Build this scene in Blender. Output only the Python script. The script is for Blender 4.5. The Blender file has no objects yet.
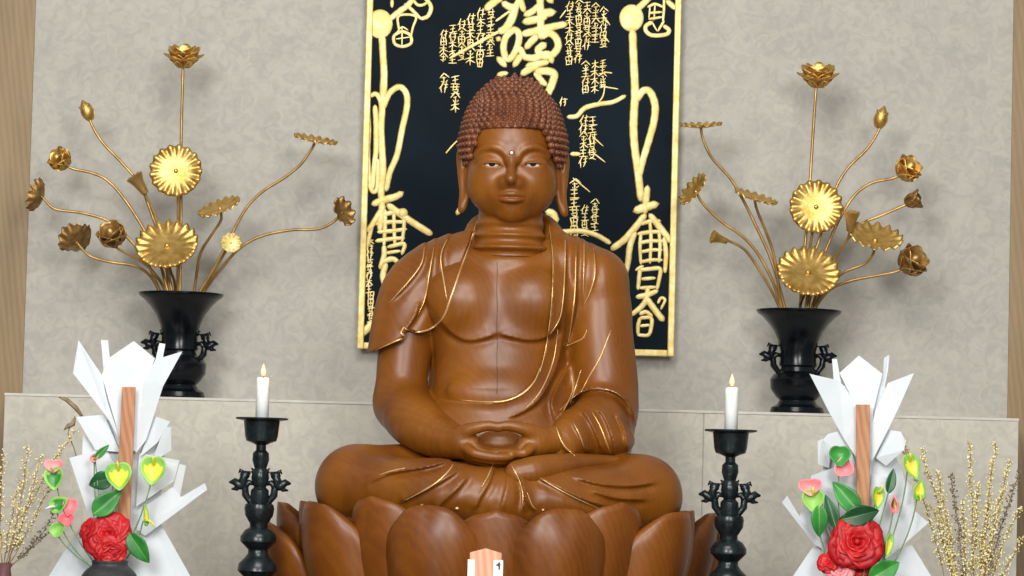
import bpy, bmesh, math, random
import numpy as np
from mathutils import Vector, Matrix, noise
from mathutils.bvhtree import BVHTree
PI = math.pi
SC = bpy.context.scene
COL = SC.collection
random.seed(7)

# ------------------------------------------------------------------ camera
F_PX = 3000.0
YB = -0.85                       # depth of the statue's axis (the plaster wall is at y = 0)
CAM = Vector((0.0, YB - 6.0, 1.25))
PITCH, ROLL = math.radians(3.4), math.radians(1.45)
FW = Vector((0, math.cos(PITCH), math.sin(PITCH)))
R0 = Vector((1, 0, 0)); U0 = Vector((0, -math.sin(PITCH), math.cos(PITCH)))
RT = R0 * math.cos(ROLL) + U0 * math.sin(ROLL)
UP = U0 * math.cos(ROLL) - R0 * math.sin(ROLL)
cam_d = bpy.data.cameras.new('camera'); cam = bpy.data.objects.new('camera', cam_d); COL.objects.link(cam)
cam_d.sensor_width = 36.0; cam_d.lens = 36.0 * F_PX / 1024.0; cam_d.clip_end = 100
cam.matrix_world = Matrix(((RT.x, UP.x, -FW.x, CAM.x), (RT.y, UP.y, -FW.y, CAM.y), (RT.z, UP.z, -FW.z, CAM.z), (0, 0, 0, 1)))
SC.camera = cam

def at(px, py, Y):
    """point of the place seen at a pixel of the photograph, at depth Y"""
    r = FW + RT * ((px - 512.0) / F_PX) - UP * ((py - 288.0) / F_PX)
    return CAM + r * ((Y - CAM.y) / r.y)
def pw(Y):                       # metres per pixel at a depth
    return (Y - CAM.y) / F_PX

# ------------------------------------------------------------------ materials
def new_mat(name):
    m = bpy.data.materials.new(name); m.use_nodes = True
    nt = m.node_tree; b = nt.nodes['Principled BSDF']
    return m, nt, b
def nd(nt, t, **kw):
    n = nt.nodes.new(t)
    for k, v in kw.items(): setattr(n, k, v)
    return n
def ramp(nt, stops):
    r = nd(nt, 'ShaderNodeValToRGB'); e = r.color_ramp.elements
    while len(e) < len(stops): e.new(0.5)
    for el, (p, c) in zip(e, stops):
        el.position = p; el.color = (*c, 1)
    return r
def coords(nt, scale=(1, 1, 1), kind='Object'):
    tc = nd(nt, 'ShaderNodeTexCoord'); mp = nd(nt, 'ShaderNodeMapping')
    mp.inputs['Scale'].default_value = scale
    nt.links.new(tc.outputs[kind], mp.inputs[0]); return mp
def mat_noise(name, c1, c2, rough=0.5, metal=0.0, scale=(8, 8, 8), nscale=1.0, detail=4, bump=0.0, bscale=None,
              coat=0.0, spec=0.5, rough2=None, lo=0.35, hi=0.65, sheen=0.0):
    m, nt, b = new_mat(name)
    mp = coords(nt, scale)
    n = nd(nt, 'ShaderNodeTexNoise'); n.inputs['Scale'].default_value = nscale; n.inputs['Detail'].default_value = detail
    nt.links.new(mp.outputs[0], n.inputs['Vector'])
    r = ramp(nt, [(lo, c1), (hi, c2)]); nt.links.new(n.outputs['Fac'], r.inputs[0])
    nt.links.new(r.outputs[0], b.inputs['Base Color'])
    b.inputs['Roughness'].default_value = rough; b.inputs['Metallic'].default_value = metal
    b.inputs['Coat Weight'].default_value = coat; b.inputs['Coat Roughness'].default_value = 0.25
    b.inputs['Specular IOR Level'].default_value = spec
    if rough2 is not None:
        mr = nd(nt, 'ShaderNodeMapRange'); mr.inputs[3].default_value = rough; mr.inputs[4].default_value = rough2
        nt.links.new(n.outputs['Fac'], mr.inputs[0]); nt.links.new(mr.outputs[0], b.inputs['Roughness'])
    if bump:
        n2 = nd(nt, 'ShaderNodeTexNoise'); n2.inputs['Scale'].default_value = bscale or nscale * 4
        n2.inputs['Detail'].default_value = 5
        nt.links.new(mp.outputs[0], n2.inputs['Vector'])
        bp = nd(nt, 'ShaderNodeBump'); bp.inputs['Strength'].default_value = bump; bp.inputs['Distance'].default_value = 0.01
        nt.links.new(n2.outputs['Fac'], bp.inputs['Height']); nt.links.new(bp.outputs[0], b.inputs['Normal'])
    return m

def mat_plaster(name, c1, c2, c3, joints=False):
    m, nt, b = new_mat(name)
    mp = coords(nt, (1, 1, 1))
    n1 = nd(nt, 'ShaderNodeTexNoise'); n1.inputs['Scale'].default_value = 9; n1.inputs['Detail'].default_value = 6; n1.inputs['Distortion'].default_value = 0.8
    n2 = nd(nt, 'ShaderNodeTexNoise'); n2.inputs['Scale'].default_value = 34; n2.inputs['Detail'].default_value = 4; n2.inputs['Distortion'].default_value = 1.5
    for n in (n1, n2): nt.links.new(mp.outputs[0], n.inputs['Vector'])
    r1 = ramp(nt, [(0.34, c1), (0.5, c2), (0.66, c3)]); nt.links.new(n1.outputs['Fac'], r1.inputs[0])
    r2 = ramp(nt, [(0.35, (0.90, 0.90, 0.91)), (0.62, (1.06, 1.05, 1.03))]); nt.links.new(n2.outputs['Fac'], r2.inputs[0])
    mx = nd(nt, 'ShaderNodeMix', data_type='RGBA', blend_type='MULTIPLY'); mx.inputs[0].default_value = 1
    nt.links.new(r1.outputs[0], mx.inputs[6]); nt.links.new(r2.outputs[0], mx.inputs[7])
    nt.links.new(mx.outputs[2], b.inputs['Base Color'])
    b.inputs['Roughness'].default_value = 0.62; b.inputs['Specular IOR Level'].default_value = 0.3
    bp = nd(nt, 'ShaderNodeBump'); bp.inputs['Strength'].default_value = 0.12; bp.inputs['Distance'].default_value = 0.004
    nt.links.new(n2.outputs['Fac'], bp.inputs['Height']); nt.links.new(bp.outputs[0], b.inputs['Normal'])
    return m

def mat_wood(name, dark, mid, light, gscale=(6, 6, 1.2), rough=0.38, coat=0.35, bump=0.05, dist=2.5, wscale=5, coatr=0.22, wamt=0.30):
    m, nt, b = new_mat(name)
    mp = coords(nt, gscale)
    w = nd(nt, 'ShaderNodeTexWave', wave_type='BANDS', bands_direction='DIAGONAL')
    w.inputs['Scale'].default_value = wscale; w.inputs['Distortion'].default_value = dist; w.inputs['Detail'].default_value = 3
    w.inputs['Detail Scale'].default_value = 1.4
    n = nd(nt, 'ShaderNodeTexNoise'); n.inputs['Scale'].default_value = 2.2; n.inputs['Detail'].default_value = 5
    nf = nd(nt, 'ShaderNodeTexNoise'); nf.inputs['Scale'].default_value = 60; nf.inputs['Detail'].default_value = 2
    for k in (w, n, nf): nt.links.new(mp.outputs[0], k.inputs['Vector'])
    a = nd(nt, 'ShaderNodeMath', operation='MULTIPLY'); a.inputs[1].default_value = wamt; nt.links.new(w.outputs['Fac'], a.inputs[0])
    a2 = nd(nt, 'ShaderNodeMath', operation='MULTIPLY_ADD'); a2.inputs[1].default_value = 0.92 - wamt; nt.links.new(n.outputs['Fac'], a2.inputs[0]); nt.links.new(a.outputs[0], a2.inputs[2])
    a3 = nd(nt, 'ShaderNodeMath', operation='MULTIPLY_ADD'); a3.inputs[1].default_value = 0.12; nt.links.new(nf.outputs['Fac'], a3.inputs[0]); nt.links.new(a2.outputs[0], a3.inputs[2])
    r = ramp(nt, [(0.30, dark), (0.5, mid), (0.74, light)]); nt.links.new(a3.outputs[0], r.inputs[0])
    nt.links.new(r.outputs[0], b.inputs['Base Color'])
    b.inputs['Roughness'].default_value = rough; b.inputs['Coat Weight'].default_value = coat; b.inputs['Coat Roughness'].default_value = coatr
    bp = nd(nt, 'ShaderNodeBump'); bp.inputs['Strength'].default_value = bump; bp.inputs['Distance'].default_value = 0.003
    nt.links.new(a3.outputs[0], bp.inputs['Height']); nt.links.new(bp.outputs[0], b.inputs['Normal'])
    return m

M = {}
M['plaster'] = mat_plaster('plaster', (0.45, 0.44, 0.395), (0.468, 0.458, 0.41), (0.487, 0.477, 0.425))
M['ledge'] = mat_plaster('ledge_plaster', (0.54, 0.52, 0.45), (0.565, 0.545, 0.475), (0.595, 0.575, 0.50))
M['ledge_edge'] = mat_noise('ledge_edge', (0.54, 0.52, 0.47), (0.66, 0.64, 0.59), rough=0.5, scale=(20, 20, 20))
M['pillar'] = mat_wood('pillar_wood', (0.22, 0.145, 0.065), (0.28, 0.19, 0.09), (0.34, 0.235, 0.12), gscale=(9, 9, 1.2), rough=0.5, coat=0.0, wamt=0.15)
M['statue'] = mat_wood('statue_wood', (0.14, 0.038, 0.002), (0.20, 0.061, 0.003), (0.265, 0.090, 0.006), gscale=(5, 5, 1.2), rough=0.42, coat=0.14, bump=0.03, dist=3.5, wscale=9, coatr=0.3, wamt=0.06)
M['hair'] = mat_noise('hair_wood', (0.12, 0.034, 0.012), (0.20, 0.062, 0.022), rough=0.5, scale=(30, 30, 30), coat=0.15)
M['lotus'] = mat_wood('lotus_wood', (0.12, 0.030, 0.002), (0.185, 0.053, 0.003), (0.26, 0.083, 0.006), gscale=(5, 5, 3.0), rough=0.42, coat=0.14, bump=0.04, dist=5, wscale=7, coatr=0.3, wamt=0.08)
M['gold'] = mat_noise('gold_leaf', (0.60, 0.37, 0.09), (0.84, 0.58, 0.20), rough=0.38, metal=0.92, scale=(25, 25, 25), nscale=2, rough2=0.5, bump=0.1)
M['gold_board'] = mat_noise('gilt_board', (0.74, 0.56, 0.17), (0.92, 0.77, 0.36), rough=0.5, metal=0.3, scale=(30, 30, 30), nscale=2)
M['joint'] = mat_noise('joint_dark_wood', (0.06, 0.02, 0.008), (0.09, 0.03, 0.012), rough=0.8)  # dark wood tone of the seam line itself
M['gold_trim'] = mat_noise('gold_trim', (0.70, 0.40, 0.12), (0.92, 0.66, 0.32), rough=0.32, metal=0.55, scale=(10, 10, 10), nscale=2)
M['bronze'] = mat_noise('aged_bronze', (0.22, 0.12, 0.04), (0.46, 0.27, 0.09), rough=0.42, metal=0.75, scale=(40, 40, 40), nscale=1.5, bump=0.15)
M['stem'] = mat_noise('gilt_stem', (0.34, 0.20, 0.06), (0.60, 0.39, 0.14), rough=0.4, metal=0.7, scale=(20, 20, 8), nscale=2)
M['black'] = mat_noise('black_bronze', (0.002, 0.003, 0.005), (0.006, 0.009, 0.012), rough=0.22, metal=0.0, scale=(20, 20, 20), nscale=2, coat=0.0, spec=0.3)
M['iron'] = mat_noise('dark_patina', (0.004, 0.009, 0.010), (0.014, 0.024, 0.027), rough=0.27, metal=0.2, scale=(30, 30, 30), nscale=2, coat=0.0, spec=0.5)
M['lacquer'] = mat_noise('black_lacquer', (0.002, 0.007, 0.012), (0.004, 0.012, 0.020), rough=0.6, scale=(6, 6, 6), coat=0.0, spec=0.08)
M['wax'] = mat_noise('white_wax', (0.80, 0.82, 0.80), (0.88, 0.90, 0.88), rough=0.45, scale=(20, 20, 20))
M['wax'].node_tree.nodes['Principled BSDF'].inputs['Subsurface Weight'].default_value = 0.15
M['paper'] = mat_noise('white_paper', (0.68, 0.74, 0.78), (0.73, 0.78, 0.82), rough=0.7, scale=(15, 15, 15), spec=0.2)
M['wick'] = mat_noise('wick', (0.02, 0.015, 0.01), (0.05, 0.03, 0.02), rough=0.9)
M['board'] = mat_wood('thin_board', (0.36, 0.15, 0.07), (0.46, 0.21, 0.10), (0.54, 0.27, 0.14), gscale=(10, 10, 2), rough=0.6, coat=0.0)
M['twig'] = mat_noise('brown_twig', (0.16, 0.11, 0.06), (0.32, 0.24, 0.15), rough=0.7, scale=(60, 60, 60))
M['red'] = mat_noise('red_petal', (0.42, 0.004, 0.008), (0.66, 0.014, 0.018), rough=0.5, scale=(30, 30, 30), sheen=0.2)
M['pink'] = mat_noise('pink_petal', (0.80, 0.16, 0.19), (0.92, 0.40, 0.42), rough=0.5, scale=(25, 25, 25))
M['green'] = mat_noise('green_leaf', (0.012, 0.16, 0.02), (0.05, 0.32, 0.05), rough=0.4, scale=(25, 25, 25), coat=0.1)
M['dgreen'] = mat_noise('dark_green_leaf', (0.008, 0.07, 0.02), (0.02, 0.15, 0.045), rough=0.4, scale=(25, 25, 25), coat=0.1)
M['lgreen'] = mat_noise('light_green_petal', (0.16, 0.48, 0.07), (0.36, 0.66, 0.14), rough=0.45, scale=(25, 25, 25))
M['yellow'] = mat_noise('yellow_petal', (0.72, 0.66, 0.03), (0.90, 0.86, 0.10), rough=0.45, scale=(25, 25, 25))
M['stemgreen'] = mat_noise('green_stem', (0.10, 0.22, 0.08), (0.22, 0.36, 0.16), rough=0.5, scale=(30, 30, 30))
M['gray_vase'] = mat_noise('charcoal_glaze', (0.015, 0.018, 0.019), (0.04, 0.045, 0.046), rough=0.55, scale=(30, 30, 30), bump=0.2)
M['glitter'] = mat_noise('gold_glitter', (0.72, 0.62, 0.24), (0.95, 0.90, 0.55), rough=0.45, metal=0.1, scale=(80, 80, 80))
M['pinkwood'] = mat_wood('pinkish_wood', (0.60, 0.26, 0.15), (0.72, 0.35, 0.22), (0.82, 0.46, 0.32), gscale=(10, 10, 1), rough=0.6, coat=0)
M['white'] = mat_noise('white_card', (0.80, 0.80, 0.78), (0.88, 0.88, 0.86), rough=0.6)
M['ink'] = mat_noise('dark_green_ink', (0.03, 0.07, 0.06), (0.05, 0.10, 0.08), rough=0.8)
M['eye_white'] = mat_noise('eye_white', (0.66, 0.60, 0.55), (0.78, 0.72, 0.66), rough=0.5)
M['pupil'] = mat_noise('pupil', (0.02, 0.010, 0.006), (0.035, 0.016, 0.01), rough=0.7, spec=0.1)
M['pearl'] = mat_noise('pearl', (0.85, 0.88, 0.92), (0.95, 0.96, 1.0), rough=0.15, coat=0.5)
M['altar'] = mat_wood('altar_wood', (0.05, 0.02, 0.008), (0.10, 0.04, 0.015), (0.16, 0.07, 0.025), rough=0.4)
def mat_flame():
    m, nt, b = new_mat('candle_flame')
    b.inputs['Base Color'].default_value = (0.3, 0.15, 0.06, 1)
    tc = nd(nt, 'ShaderNodeTexCoord'); sx = nd(nt, 'ShaderNodeSeparateXYZ')
    nt.links.new(tc.outputs['Generated'], sx.inputs[0])
    r = ramp(nt, [(0.0, (1.0, 0.30, 0.10)), (0.4, (1.0, 0.62, 0.30)), (0.7, (1.0, 0.42, 0.16)), (1.0, (1.0, 0.25, 0.08))])
    nt.links.new(sx.outputs['Z'], r.inputs[0]); nt.links.new(r.outputs[0], b.inputs['Emission Color'])
    b.inputs['Emission Strength'].default_value = 1.7
    return m
M['flame'] = mat_flame()

# ------------------------------------------------------------------ objects
def link(name, me, mat, parent=None):
    o = bpy.data.objects.new(name, me); COL.objects.link(o)
    for m in (mat if isinstance(mat, (list, tuple)) else [mat]): me.materials.append(m)
    if parent is not None:
        o.parent = parent; o.matrix_parent_inverse = Matrix.Translation(-parent.location)
    return o
def mesh_obj(name, V, Fc, mat, parent=None, smooth=True, mats=None):
    me = bpy.data.meshes.new(name); me.from_pydata([tuple(v) for v in V], [], [tuple(f) for f in Fc]); me.update()
    if smooth: me.polygons.foreach_set('use_smooth', [True] * len(me.polygons))
    o = link(name, me, mat, parent)
    if mats: me.polygons.foreach_set('material_index', mats)
    return o
def empty(name, loc):
    o = bpy.data.objects.new(name, None); COL.objects.link(o); o.location = loc; o.empty_display_size = 0.03
    return o
def tag(o, label=None, cat=None, group=None, kind=None):
    if label: o['label'] = label
    if cat: o['category'] = cat
    if group: o['group'] = group
    if kind: o['kind'] = kind
    return o
class MB:
    """collects shapes for one mesh"""
    def __init__(s): s.V = []; s.F = []; s.m = []
    def add(s, V, Fc, mi=0):
        b = len(s.V); s.V += [Vector(v) for v in V]; s.F += [tuple(i + b for i in f) for f in Fc]; s.m += [mi] * len(Fc)
    def box(s, lo, hi, mi=0):
        x0, y0, z0 = lo; x1, y1, z1 = hi
        s.add([(x0, y0, z0), (x1, y0, z0), (x1, y1, z0), (x0, y1, z0), (x0, y0, z1), (x1, y0, z1), (x1, y1, z1), (x0, y1, z1)],
              [(0, 3, 2, 1), (4, 5, 6, 7), (0, 1, 5, 4), (1, 2, 6, 5), (2, 3, 7, 6), (3, 0, 4, 7)], mi)
    def tube(s, pts, rad, n=8, mi=0, cap=True):
        pts = [Vector(p) for p in pts]; N = len(pts)
        if not isinstance(rad, (list, tuple)): rad = [rad] * N
        t0 = (pts[1] - pts[0]).normalized(); a = t0.orthogonal().normalized(); V = []
        for i, p in enumerate(pts):
            t = (pts[min(i + 1, N - 1)] - pts[max(i - 1, 0)]).normalized()
            a = (a - t * a.dot(t)).normalized(); b = t.cross(a)
            for k in range(n):
                th = 2 * PI * k / n; V.append(p + (a * math.cos(th) + b * math.sin(th)) * rad[i])
        Fc = [(i * n + k, i * n + (k + 1) % n, (i + 1) * n + (k + 1) % n, (i + 1) * n + k) for i in range(N - 1) for k in range(n)]
        if cap: Fc += [tuple(range(n))[::-1], tuple(range((N - 1) * n, N * n))]
        s.add(V, Fc, mi)
    def lathe(s, prof, c=(0, 0, 0), n=32, mi=0, ax=None):
        """profile of (radius, height) turned about the vertical axis through c (or about ax)"""
        c = Vector(c); V = []; q = None
        if ax is not None: q = Vector((0, 0, 1)).rotation_difference(Vector(ax).normalized())
        for r, z in prof:
            for k in range(n):
                v = Vector((r * math.cos(2 * PI * k / n), r * math.sin(2 * PI * k / n), z))
                if q: v = q @ v
                V.append(c + v)
        N = len(prof)
        Fc = [(i * n + k, i * n + (k + 1) % n, (i + 1) * n + (k + 1) % n, (i + 1) * n + k) for i in range(N - 1) for k in range(n)]
        Fc += [tuple(range(n))[::-1], tuple(range((N - 1) * n, N * n))]
        s.add(V, Fc, mi)
    def ball(s, c, r, n=8, m=6, mi=0, q=None):
        c = Vector(c); r = Vector(r) if not isinstance(r, (int, float)) else Vector((r, r, r)); V = []
        def tr(v):
            v = Vector((v[0] * r.x, v[1] * r.y, v[2] * r.z)); return c + (q @ v if q else v)
        V.append(tr((0, 0, -1)))
        for j in range(1, m):
            ph = -PI / 2 + PI * j / m
            for k in range(n):
                V.append(tr((math.cos(ph) * math.cos(2 * PI * k / n), math.cos(ph) * math.sin(2 * PI * k / n), math.sin(ph))))
        V.append(tr((0, 0, 1))); L = len(V) - 1
        Fc = [(0, 1 + (k + 1) % n, 1 + k) for k in range(n)]
        for j in range(m - 2):
            a = 1 + j * n; Fc += [(a + k, a + (k + 1) % n, a + n + (k + 1) % n, a + n + k) for k in range(n)]
        a = 1 + (m - 2) * n; Fc += [(a + k, a + (k + 1) % n, L) for k in range(n)]
        s.add(V, Fc, mi)
    def grid(s, fn, nu, nv, mi=0, closed=False):
        V = [fn(i / nu, j / nv) for j in range(nv + 1) for i in range(nu + 1)]
        Fc = [(j * (nu + 1) + i, j * (nu + 1) + i + 1, (j + 1) * (nu + 1) + i + 1, (j + 1) * (nu + 1) + i) for j in range(nv) for i in range(nu)]
        s.add(V, Fc, mi)
    def prism(s, poly, thick, mi=0):
        """flat polygon (3-D points) given a thickness vector"""
        n = len(poly); V = [Vector(p) for p in poly]; t = Vector(thick)
        V += [v + t for v in V]
        s.add(V, [tuple(range(n)), tuple(range(n, 2 * n))[::-1]] + [(i, i + n, (i + 1) % n + n, (i + 1) % n) for i in range(n)], mi)
    def build(s, name, mat, parent=None, smooth=True, solid=0, sub=0, autosm=None):
        o = mesh_obj(name, s.V, s.F, mat, parent, smooth, s.m if isinstance(mat, (list, tuple)) else None)
        if solid:
            md = o.modifiers.new('thickness', 'SOLIDIFY'); md.thickness = solid; md.offset = 0
        if sub:
            md = o.modifiers.new('subdivision', 'SUBSURF'); md.levels = sub; md.render_levels = sub
        if autosm is not None:
            bm = bmesh.new(); bm.from_mesh(o.data); bmesh.ops.recalc_face_normals(bm, faces=bm.faces)
            for e in bm.edges:
                if len(e.link_faces) == 2 and e.calc_face_angle(0) > autosm: e.smooth = False
            bm.to_mesh(o.data); bm.free()
        return o
def spline(pts, n=8):
    """Catmull-Rom through points (any tuple length)"""
    P = [tuple(map(float, p)) for p in pts]
    if len(P) < 3 : 
        return [tuple(a + (b - a) * i / n for a, b in zip(P[0], P[1])) for i in range(n + 1)]
    Q = [tuple(2 * a - b for a, b in zip(P[0], P[1]))] + P + [tuple(2 * a - b for a, b in zip(P[-1], P[-2]))]
    out = []
    for i in range(1, len(Q) - 2):
        for k in range(n):
            t = k / n
            out.append(tuple(0.5 * ((2 * b) + (c - a) * t + (2 * a - 5 * b + 4 * c - d) * t * t + (3 * b - a - 3 * c + d) * t ** 3)
                             for a, b, c, d in zip(Q[i - 1], Q[i], Q[i + 1], Q[i + 2])))
    out.append(P[-1]); return out
# ------------------------------------------------------------------ the room
LEDGE_Y = -0.32
TABLE_Z = 0.885
zl = (at(5, 393, LEDGE_Y).z + at(1010, 418, LEDGE_Y).z) / 2       # top of the ledge
def struct(name, mb, mat, **kw):
    o = mb.build(name, mat, None, smooth=False, **kw); o['kind'] = 'structure'; return o
xl = (at(35, 0, 0).x + at(24, 370, 0).x) / 2; xr = (at(1013, 0, 0).x + at(1008, 400, 0).x) / 2
b = MB(); b.box((xl - 0.02, 0, 0), (xr + 0.02, 0.1, 3.2)); struct('wall_back', b, M['plaster'])
b = MB(); b.box((xl - 0.45, -0.006, 0), (xl, 0.1, 3.2)); struct('trim_1', b, M['pillar'])
b = MB(); b.box((xr, -0.006, 0), (xr + 0.45, 0.1, 3.2)); struct('trim_2', b, M['pillar'])
b = MB(); b.box((-3, -0.002, 0), (xl - 0.45, 0.1, 3.2)); struct('wall_left', b, M['plaster'])
b = MB(); b.box((xr + 0.45, -0.002, 0), (3, 0.1, 3.2)); struct('wall_right', b, M['plaster'])
lx0, lx1 = at(4, 420, LEDGE_Y).x, at(1018, 460, LEDGE_Y).x
xj = at(702, 500, LEDGE_Y).x
e = 0.006
b = MB(); b.box((lx0, LEDGE_Y, 0), (xj - 0.0009, -0.0005, zl - e)); b.box((xj + 0.0009, LEDGE_Y, 0), (lx1, -0.0005, zl - e))
b.box((xj - 0.0009, LEDGE_Y + 0.003, 0), (xj + 0.0009, -0.0005, zl - e))
b.box((lx0 - 0.001, LEDGE_Y - 0.002, zl - e), (lx1 + 0.001, -0.0005, zl), 1)
o = b.build('wall_ledge', [M['ledge'], M['ledge_edge']], None, smooth=False); o['kind'] = 'structure'
bv = o.modifiers.new('bevel', 'BEVEL'); bv.width = 0.003; bv.segments = 3
b = MB(); b.box((-3, -9, -0.1), (3, 0.1, 0)); struct('floor', b, M['ledge'])
# altar table that carries the statue, below the frame
b = MB(); b.box((-1.25, -2.25, TABLE_Z - 0.05), (1.25, LEDGE_Y - 0.01, TABLE_Z)); b.box((-1.2, -2.2, 0.0), (1.2, LEDGE_Y - 0.03, TABLE_Z - 0.05))
o = struct('trim_3', b, M['altar'])

# ------------------------------------------------------------------ light
def area(name, loc, target, size, sizey, power, color):
    l = bpy.data.lights.new(name, 'AREA'); l.shape = 'RECTANGLE'; l.size = size; l.size_y = sizey; l.energy = power; l.color = color
    o = bpy.data.objects.new(name, l); COL.objects.link(o); o.location = loc
    o.rotation_euler = (Vector(target) - Vector(loc)).to_track_quat('-Z', 'Y').to_euler(); return o
area('hall_window_light', (-1.5, -6.6, 3.0), (0, -0.7, 1.3), 1.5, 1.2, 140, (1.0, 0.985, 0.96))
area('added_side_light', (1.3, -6.8, 2.7), (0, -0.7, 1.3), 1.2, 1.1, 108, (1.0, 0.985, 0.96))  # side light added at the front right, no known door behind it
area('ceiling_lamp_light', (-0.1, -3.4, 3.4), (0, -0.8, 1.3), 1.6, 1.0, 48, (1.0, 0.96, 0.90))
w = bpy.data.worlds.new('hall'); SC.world = w; w.use_nodes = True
nt = w.node_tree; bg = nt.nodes['Background']
tc = nd(nt, 'ShaderNodeTexCoord'); sx = nd(nt, 'ShaderNodeSeparateXYZ'); nt.links.new(tc.outputs['Generated'], sx.inputs[0])
r = ramp(nt, [(0.0, (0.16, 0.13, 0.10)), (0.45, (0.30, 0.27, 0.24)), (0.62, (0.75, 0.74, 0.72)), (1.0, (0.9, 0.9, 0.9))])
mr = nd(nt, 'ShaderNodeMapRange'); mr.inputs[1].default_value = -1; mr.inputs[2].default_value = 1
nt.links.new(sx.outputs['Z'], mr.inputs[0]); nt.links.new(mr.outputs[0], r.inputs[0]); nt.links.new(r.outputs[0], bg.inputs[0])
bg.inputs[1].default_value = 0.29
SC.view_settings.view_transform = 'Standard'; SC.view_settings.look = 'None'
SC.view_settings.gamma = 1; SC.view_settings.exposure = 0.17; SC.view_settings.use_curve_mapping = False
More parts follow.
